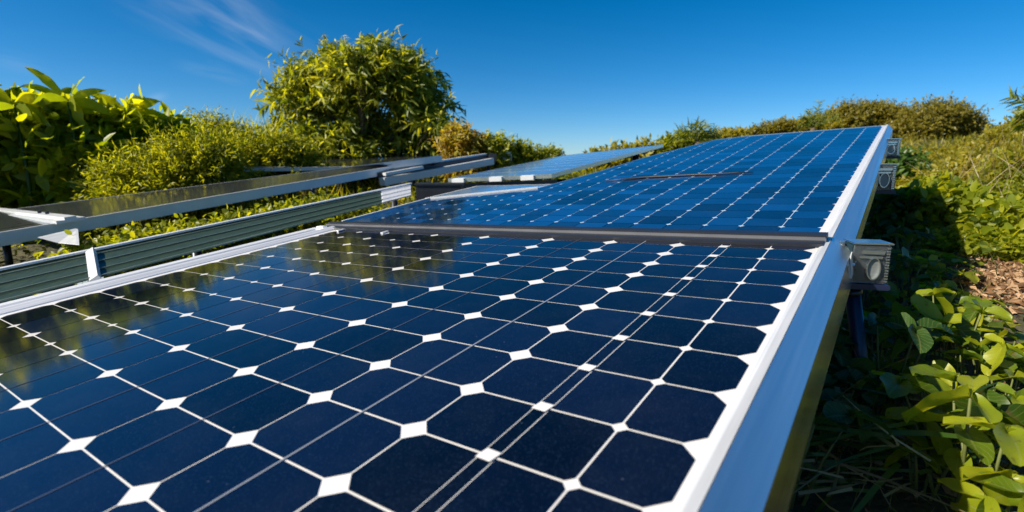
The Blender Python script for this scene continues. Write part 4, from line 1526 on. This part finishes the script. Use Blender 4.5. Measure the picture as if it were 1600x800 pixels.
def clover(name, label, px, py, dist, n_stem, hgt, leaf, m, seed, spread=.16, trifoliate=True, group=None):
    r = np.random.default_rng(seed)
    P_ = at(px, py, dist)
    X, Y = P_[0], P_[1]
    g = gz(X, Y)
    zt = max(P_[2] - g, .08)
    t = thing(name, label, 'plant', loc=(X, Y, g), group=group)
    k, st = MB(), MB()
    fv, gv = [], []
    for s in range(n_stem):
        a = s * 2.4 + r.random() * .8
        rr = spread * math.sqrt((s + .3) / n_stem)
        e = np.array((rr * math.cos(a), rr * math.sin(a), zt * r.uniform(.72, 1.05)))
        b = np.array((rr * .25 * math.cos(a), rr * .25 * math.sin(a), -.03))
        st.tube([b, (b + e) / 2 + (0, 0, .02), e], [.004, .0035, .0028], 6)
        ph = r.random() * 6.28
        k3 = 3 if trifoliate else 2
        for q in range(k3):
            an = ph + q * 2 * math.pi / k3 + r.normal() * .15
            d = np.array((math.cos(an), math.sin(an), r.uniform(-.35, .5)))
            L = leaf * r.uniform(.6, 1.1)
            fv += [i / 8 for i in range(9) for j in range(7)]
            gv += [abs(j / 3 - 1) for i in range(9) for j in range(7)]
            vs, fs = leaf_sheet(e, d, np.array((r.normal() * .38, r.normal() * .38, 1)), L, L * r.uniform(.62, .78), r, notch=True)
            k.add(vs, fs, float(np.clip(r.normal(.45, .28), 0, 1)))
    link_mesh('leaves', k.v, k.f, M[m + '_veined'], t, smooth=True, tint=k.t, attrs={'along': fv, 'across': gv})
    st.build('stem', M['stem'], t, smooth=True)
    return t


def foreground():
    cl = [
        ('sunlit trifoliate plant in the lower right corner, with the largest yellow-green leaves', 1560, 650, 1.2, 6, .125, 'leaf_clover', 1, .16),
        ('sunlit trifoliate plant reaching left out of the sun into the panel shade', 1485, 625, 1.38, 5, .12, 'leaf_clover', 2, .13),
        ('sunlit trifoliate plant at the right border, above the largest leaves', 1590, 565, 1.6, 5, .11, 'leaf_clover', 3, .15),
        ('pale-leaved plant just below the nearest clear box, leaves overlapping the litter', 1510, 470, 2.5, 7, .085, 'leaf_lime', 4, .14),
        ('small cluster of bright leaves between the litter patch and the shade', 1460, 510, 2.3, 7, .07, 'leaf_lime', 5, .14),
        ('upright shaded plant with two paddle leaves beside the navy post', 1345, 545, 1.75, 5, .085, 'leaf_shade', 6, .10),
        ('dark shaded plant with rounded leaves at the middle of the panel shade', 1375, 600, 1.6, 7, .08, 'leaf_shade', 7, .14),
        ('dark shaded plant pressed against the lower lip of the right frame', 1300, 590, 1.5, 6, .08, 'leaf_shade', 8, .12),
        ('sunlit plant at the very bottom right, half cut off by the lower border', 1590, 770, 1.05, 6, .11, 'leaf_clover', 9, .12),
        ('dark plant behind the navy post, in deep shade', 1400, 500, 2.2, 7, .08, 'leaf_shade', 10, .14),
        ('mid-green plant on the shadow line below the small bright cluster', 1435, 560, 1.85, 7, .07, 'leaf_clover', 11, .13),
        ('low sunlit plant left of the litter, under the lime-green shrubs', 1470, 440, 3.0, 8, .08, 'leaf_lime', 12, .18),
        ('sunlit plant with rounded leaves at the right border, below the litter', 1605, 575, 1.9, 5, .09, 'leaf_clover', 13, .16),
        ('half-shaded rounded-leaf plant above the grass, left of the largest leaves', 1450, 690, 1.3, 6, .09, 'leaf_clover', 14, .11),
    ]
    for lab, px, py, dist, n, leaf, m, seed, sp in cl:
        clover('clover_plant', lab, px, py, dist, n, .2, leaf, m, 200 + seed, sp)
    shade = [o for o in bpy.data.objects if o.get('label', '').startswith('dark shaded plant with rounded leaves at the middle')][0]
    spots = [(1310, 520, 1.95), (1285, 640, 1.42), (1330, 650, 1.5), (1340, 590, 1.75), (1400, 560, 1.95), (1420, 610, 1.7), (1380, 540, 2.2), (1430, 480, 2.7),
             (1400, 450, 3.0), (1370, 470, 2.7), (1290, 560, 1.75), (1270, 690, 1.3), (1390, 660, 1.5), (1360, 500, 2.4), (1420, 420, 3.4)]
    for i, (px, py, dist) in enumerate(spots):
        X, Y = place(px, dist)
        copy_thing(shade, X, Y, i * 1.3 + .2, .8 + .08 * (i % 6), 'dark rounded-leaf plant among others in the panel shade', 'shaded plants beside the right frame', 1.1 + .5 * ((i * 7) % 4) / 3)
    lit = [o for o in bpy.data.objects if o.get('label', '').startswith('sunlit trifoliate plant at the right border')][0]
    lime4 = [o for o in bpy.data.objects if o.get('label', '').startswith('pale-leaved plant just below')][0]
    for i, (px, dist) in enumerate([(1440, 2.7), (1475, 2.75), (1425, 3.1), (1500, 3.3), (1455, 3.5), (1540, 3.5), (1490, 2.45), (1520, 2.15), (1430, 2.3), (1590, 3.6), (1560, 2.25)]):
        X, Y = place(px, dist)
        copy_thing(lime4, X, Y, i * 1.9 + .3, .7 + .1 * (i % 4), 'pale green rounded-leaf plant among others around the litter patch', 'pale plants around the litter patch', .9 + .3 * (i % 3))
    spots = [(1545, 1.45), (1612, 1.42), (1515, 1.8), (1600, 1.75), (1575, 1.25), (1560, 1.65)]
    for i, (px, dist) in enumerate(spots):
        X, Y = place(px, dist)
        copy_thing(lit, X, Y, i * 1.1 + .5, .72 + .1 * (i % 5), 'sunlit yellow-green clover-like plant among others at the lower right', 'sunlit clover plants at the lower right', 1.0 + .35 * (i % 3))
    # grass under and beside the frame
    r = np.random.default_rng(77)
    n = 3000
    X = r.uniform(.3, 4.4, n); Y = r.uniform(.75, 4.2, n)
    uu = X * B[0] + Y * B[1]
    keep = (uu > -.35) & (uu < 2.2)
    X, Y = X[keep], Y[keep]
    n = len(X)
    P = np.stack((X, Y, ground_z(X, Y) - .01), -1)
    D = np.stack((r.normal(0, .7, n), r.normal(0, .5, n), r.uniform(.25, 1.0, n)), -1)
    V, Lp, C, T = leaves(P, D, unit(r, n) + (0, 0, .4), r.uniform(.06, .20, n), r.uniform(.003, .007, n), 'blade', r.random(n))
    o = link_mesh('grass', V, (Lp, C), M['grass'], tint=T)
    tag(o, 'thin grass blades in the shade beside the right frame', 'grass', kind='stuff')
    # long blades lying over each other at the bottom
    n = 90
    pts = [at(r.uniform(1240, 1500), r.uniform(680, 830), r.uniform(1.25, 1.5)) for _ in range(n)]
    P = np.array([(p[0], p[1], gz(p[0], p[1]) + r.uniform(.03, .22)) for p in pts])
    D = np.stack((np.where(r.random(n) < .6, 1, -1) * r.uniform(.6, 1, n), r.normal(0, .35, n), r.uniform(.0, .45, n)), -1)
    V, Lp, C, T = leaves(P, D, unit(r, n) * .6 + (0, -.3, .8), r.uniform(.22, .45, n), r.uniform(.008, .016, n), 'blade', r.random(n))
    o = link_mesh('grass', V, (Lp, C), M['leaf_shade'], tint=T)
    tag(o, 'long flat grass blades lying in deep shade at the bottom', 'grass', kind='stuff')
    n = 60
    pts = [at(r.uniform(1240, 1450), r.uniform(690, 830), r.uniform(1.2, 1.5)) for _ in range(n)]
    P = np.array([(p[0], p[1], gz(p[0], p[1]) + r.uniform(.02, .18)) for p in pts])
    D = np.stack((r.normal(0, .8, n), r.normal(0, .6, n), r.uniform(-.1, .3, n)), -1)
    V, Lp, C, T = leaves(P, D, unit(r, n), r.uniform(.12, .35, n), r.uniform(.004, .010, n), 'blade', r.random(n))
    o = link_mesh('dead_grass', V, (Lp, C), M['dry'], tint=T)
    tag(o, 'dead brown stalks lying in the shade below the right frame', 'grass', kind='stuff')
    # leaf litter
    n = 3500
    X = np.concatenate((r.uniform(.9, 5.0, n), r.normal(2.95, .28, 4000))); Y = np.concatenate((r.uniform(.8, 4.6, n), r.normal(2.95, .30, 4000)))
    uu = X * B[0] + Y * B[1]
    keep = (uu > .0)
    X, Y = X[keep], Y[keep]; n = len(X)
    P = np.stack((X, Y, ground_z(X, Y) + r.uniform(.0, .02, n)), -1)
    D = unit(r, n) * (1, 1, .35)
    V, Lp, C, T = leaves(P, D, unit(r, n) * .6 + np.array(sdir), r.uniform(.025, .07, n), r.uniform(.012, .03, n), 'diamond', r.random(n))
    o = link_mesh('leaf_litter', V, (Lp, C), M['chip'], tint=T)
    tag(o, 'reddish brown dry leaf litter on the ground by the right border', 'leaf litter', kind='stuff')
    # meadow grass over the far ground
    n = 36000
    X = r.uniform(-22, 30, n); Y = 6 + 30 * r.random(n) ** 1.4
    uu = X * B[0] + Y * B[1]
    keep = (uu > .6) | (uu < -4.5) | (Y > 9)
    X, Y = X[keep], Y[keep]; n = len(X)
    P = np.stack((X, Y, ground_z(X, Y) - .02), -1)
    D = np.stack((r.normal(0, .45, n), r.normal(0, .45, n), np.ones(n)), -1)
    V, Lp, C, T = leaves(P, D, unit(r, n), r.uniform(.15, .40, n), r.uniform(.02, .05, n), 'blade', r.random(n))
    o = link_mesh('meadow_grass', V, (Lp, C), M['leaf_gold'], tint=T)
    tag(o, 'yellowish meadow grass over the ground beyond the panels', 'grass', kind='stuff')
    # small creeping leaves covering the soil
    n = 22000
    X = r.uniform(-7, 9, n); Y = r.uniform(.8, 14, n)
    uu = X * B[0] + Y * B[1]
    bare = ((X - 2.95) ** 2 / .10 + (Y - 2.95) ** 2 / .14) < 1
    keep = ((uu > .75) & (~bare) & ((Y > 3.4) | (r.random(n) < .6))) | (uu < -2.8)
    X, Y = X[keep], Y[keep]; n = len(X)
    hh = r.uniform(.02, .16, n) * np.clip(Y / 3, .6, 1.6)
    P = np.stack((X, Y, ground_z(X, Y) + hh), -1)
    V, Lp, C, T = leaves(P, unit(r, n) * (1, 1, .4), unit(r, n) * .5 + (0, 0, 1), r.uniform(.04, .10, n), r.uniform(.02, .05, n), 'oval', np.clip(r.normal(.45, .25, n), 0, 1))
    o = link_mesh('ground_cover', V, (Lp, C), M['leaf_lime'], tint=T, smooth=True)
    tag(o, 'low creeping green leaves covering the soil around the panels', 'ground cover', kind='stuff')


foreground()
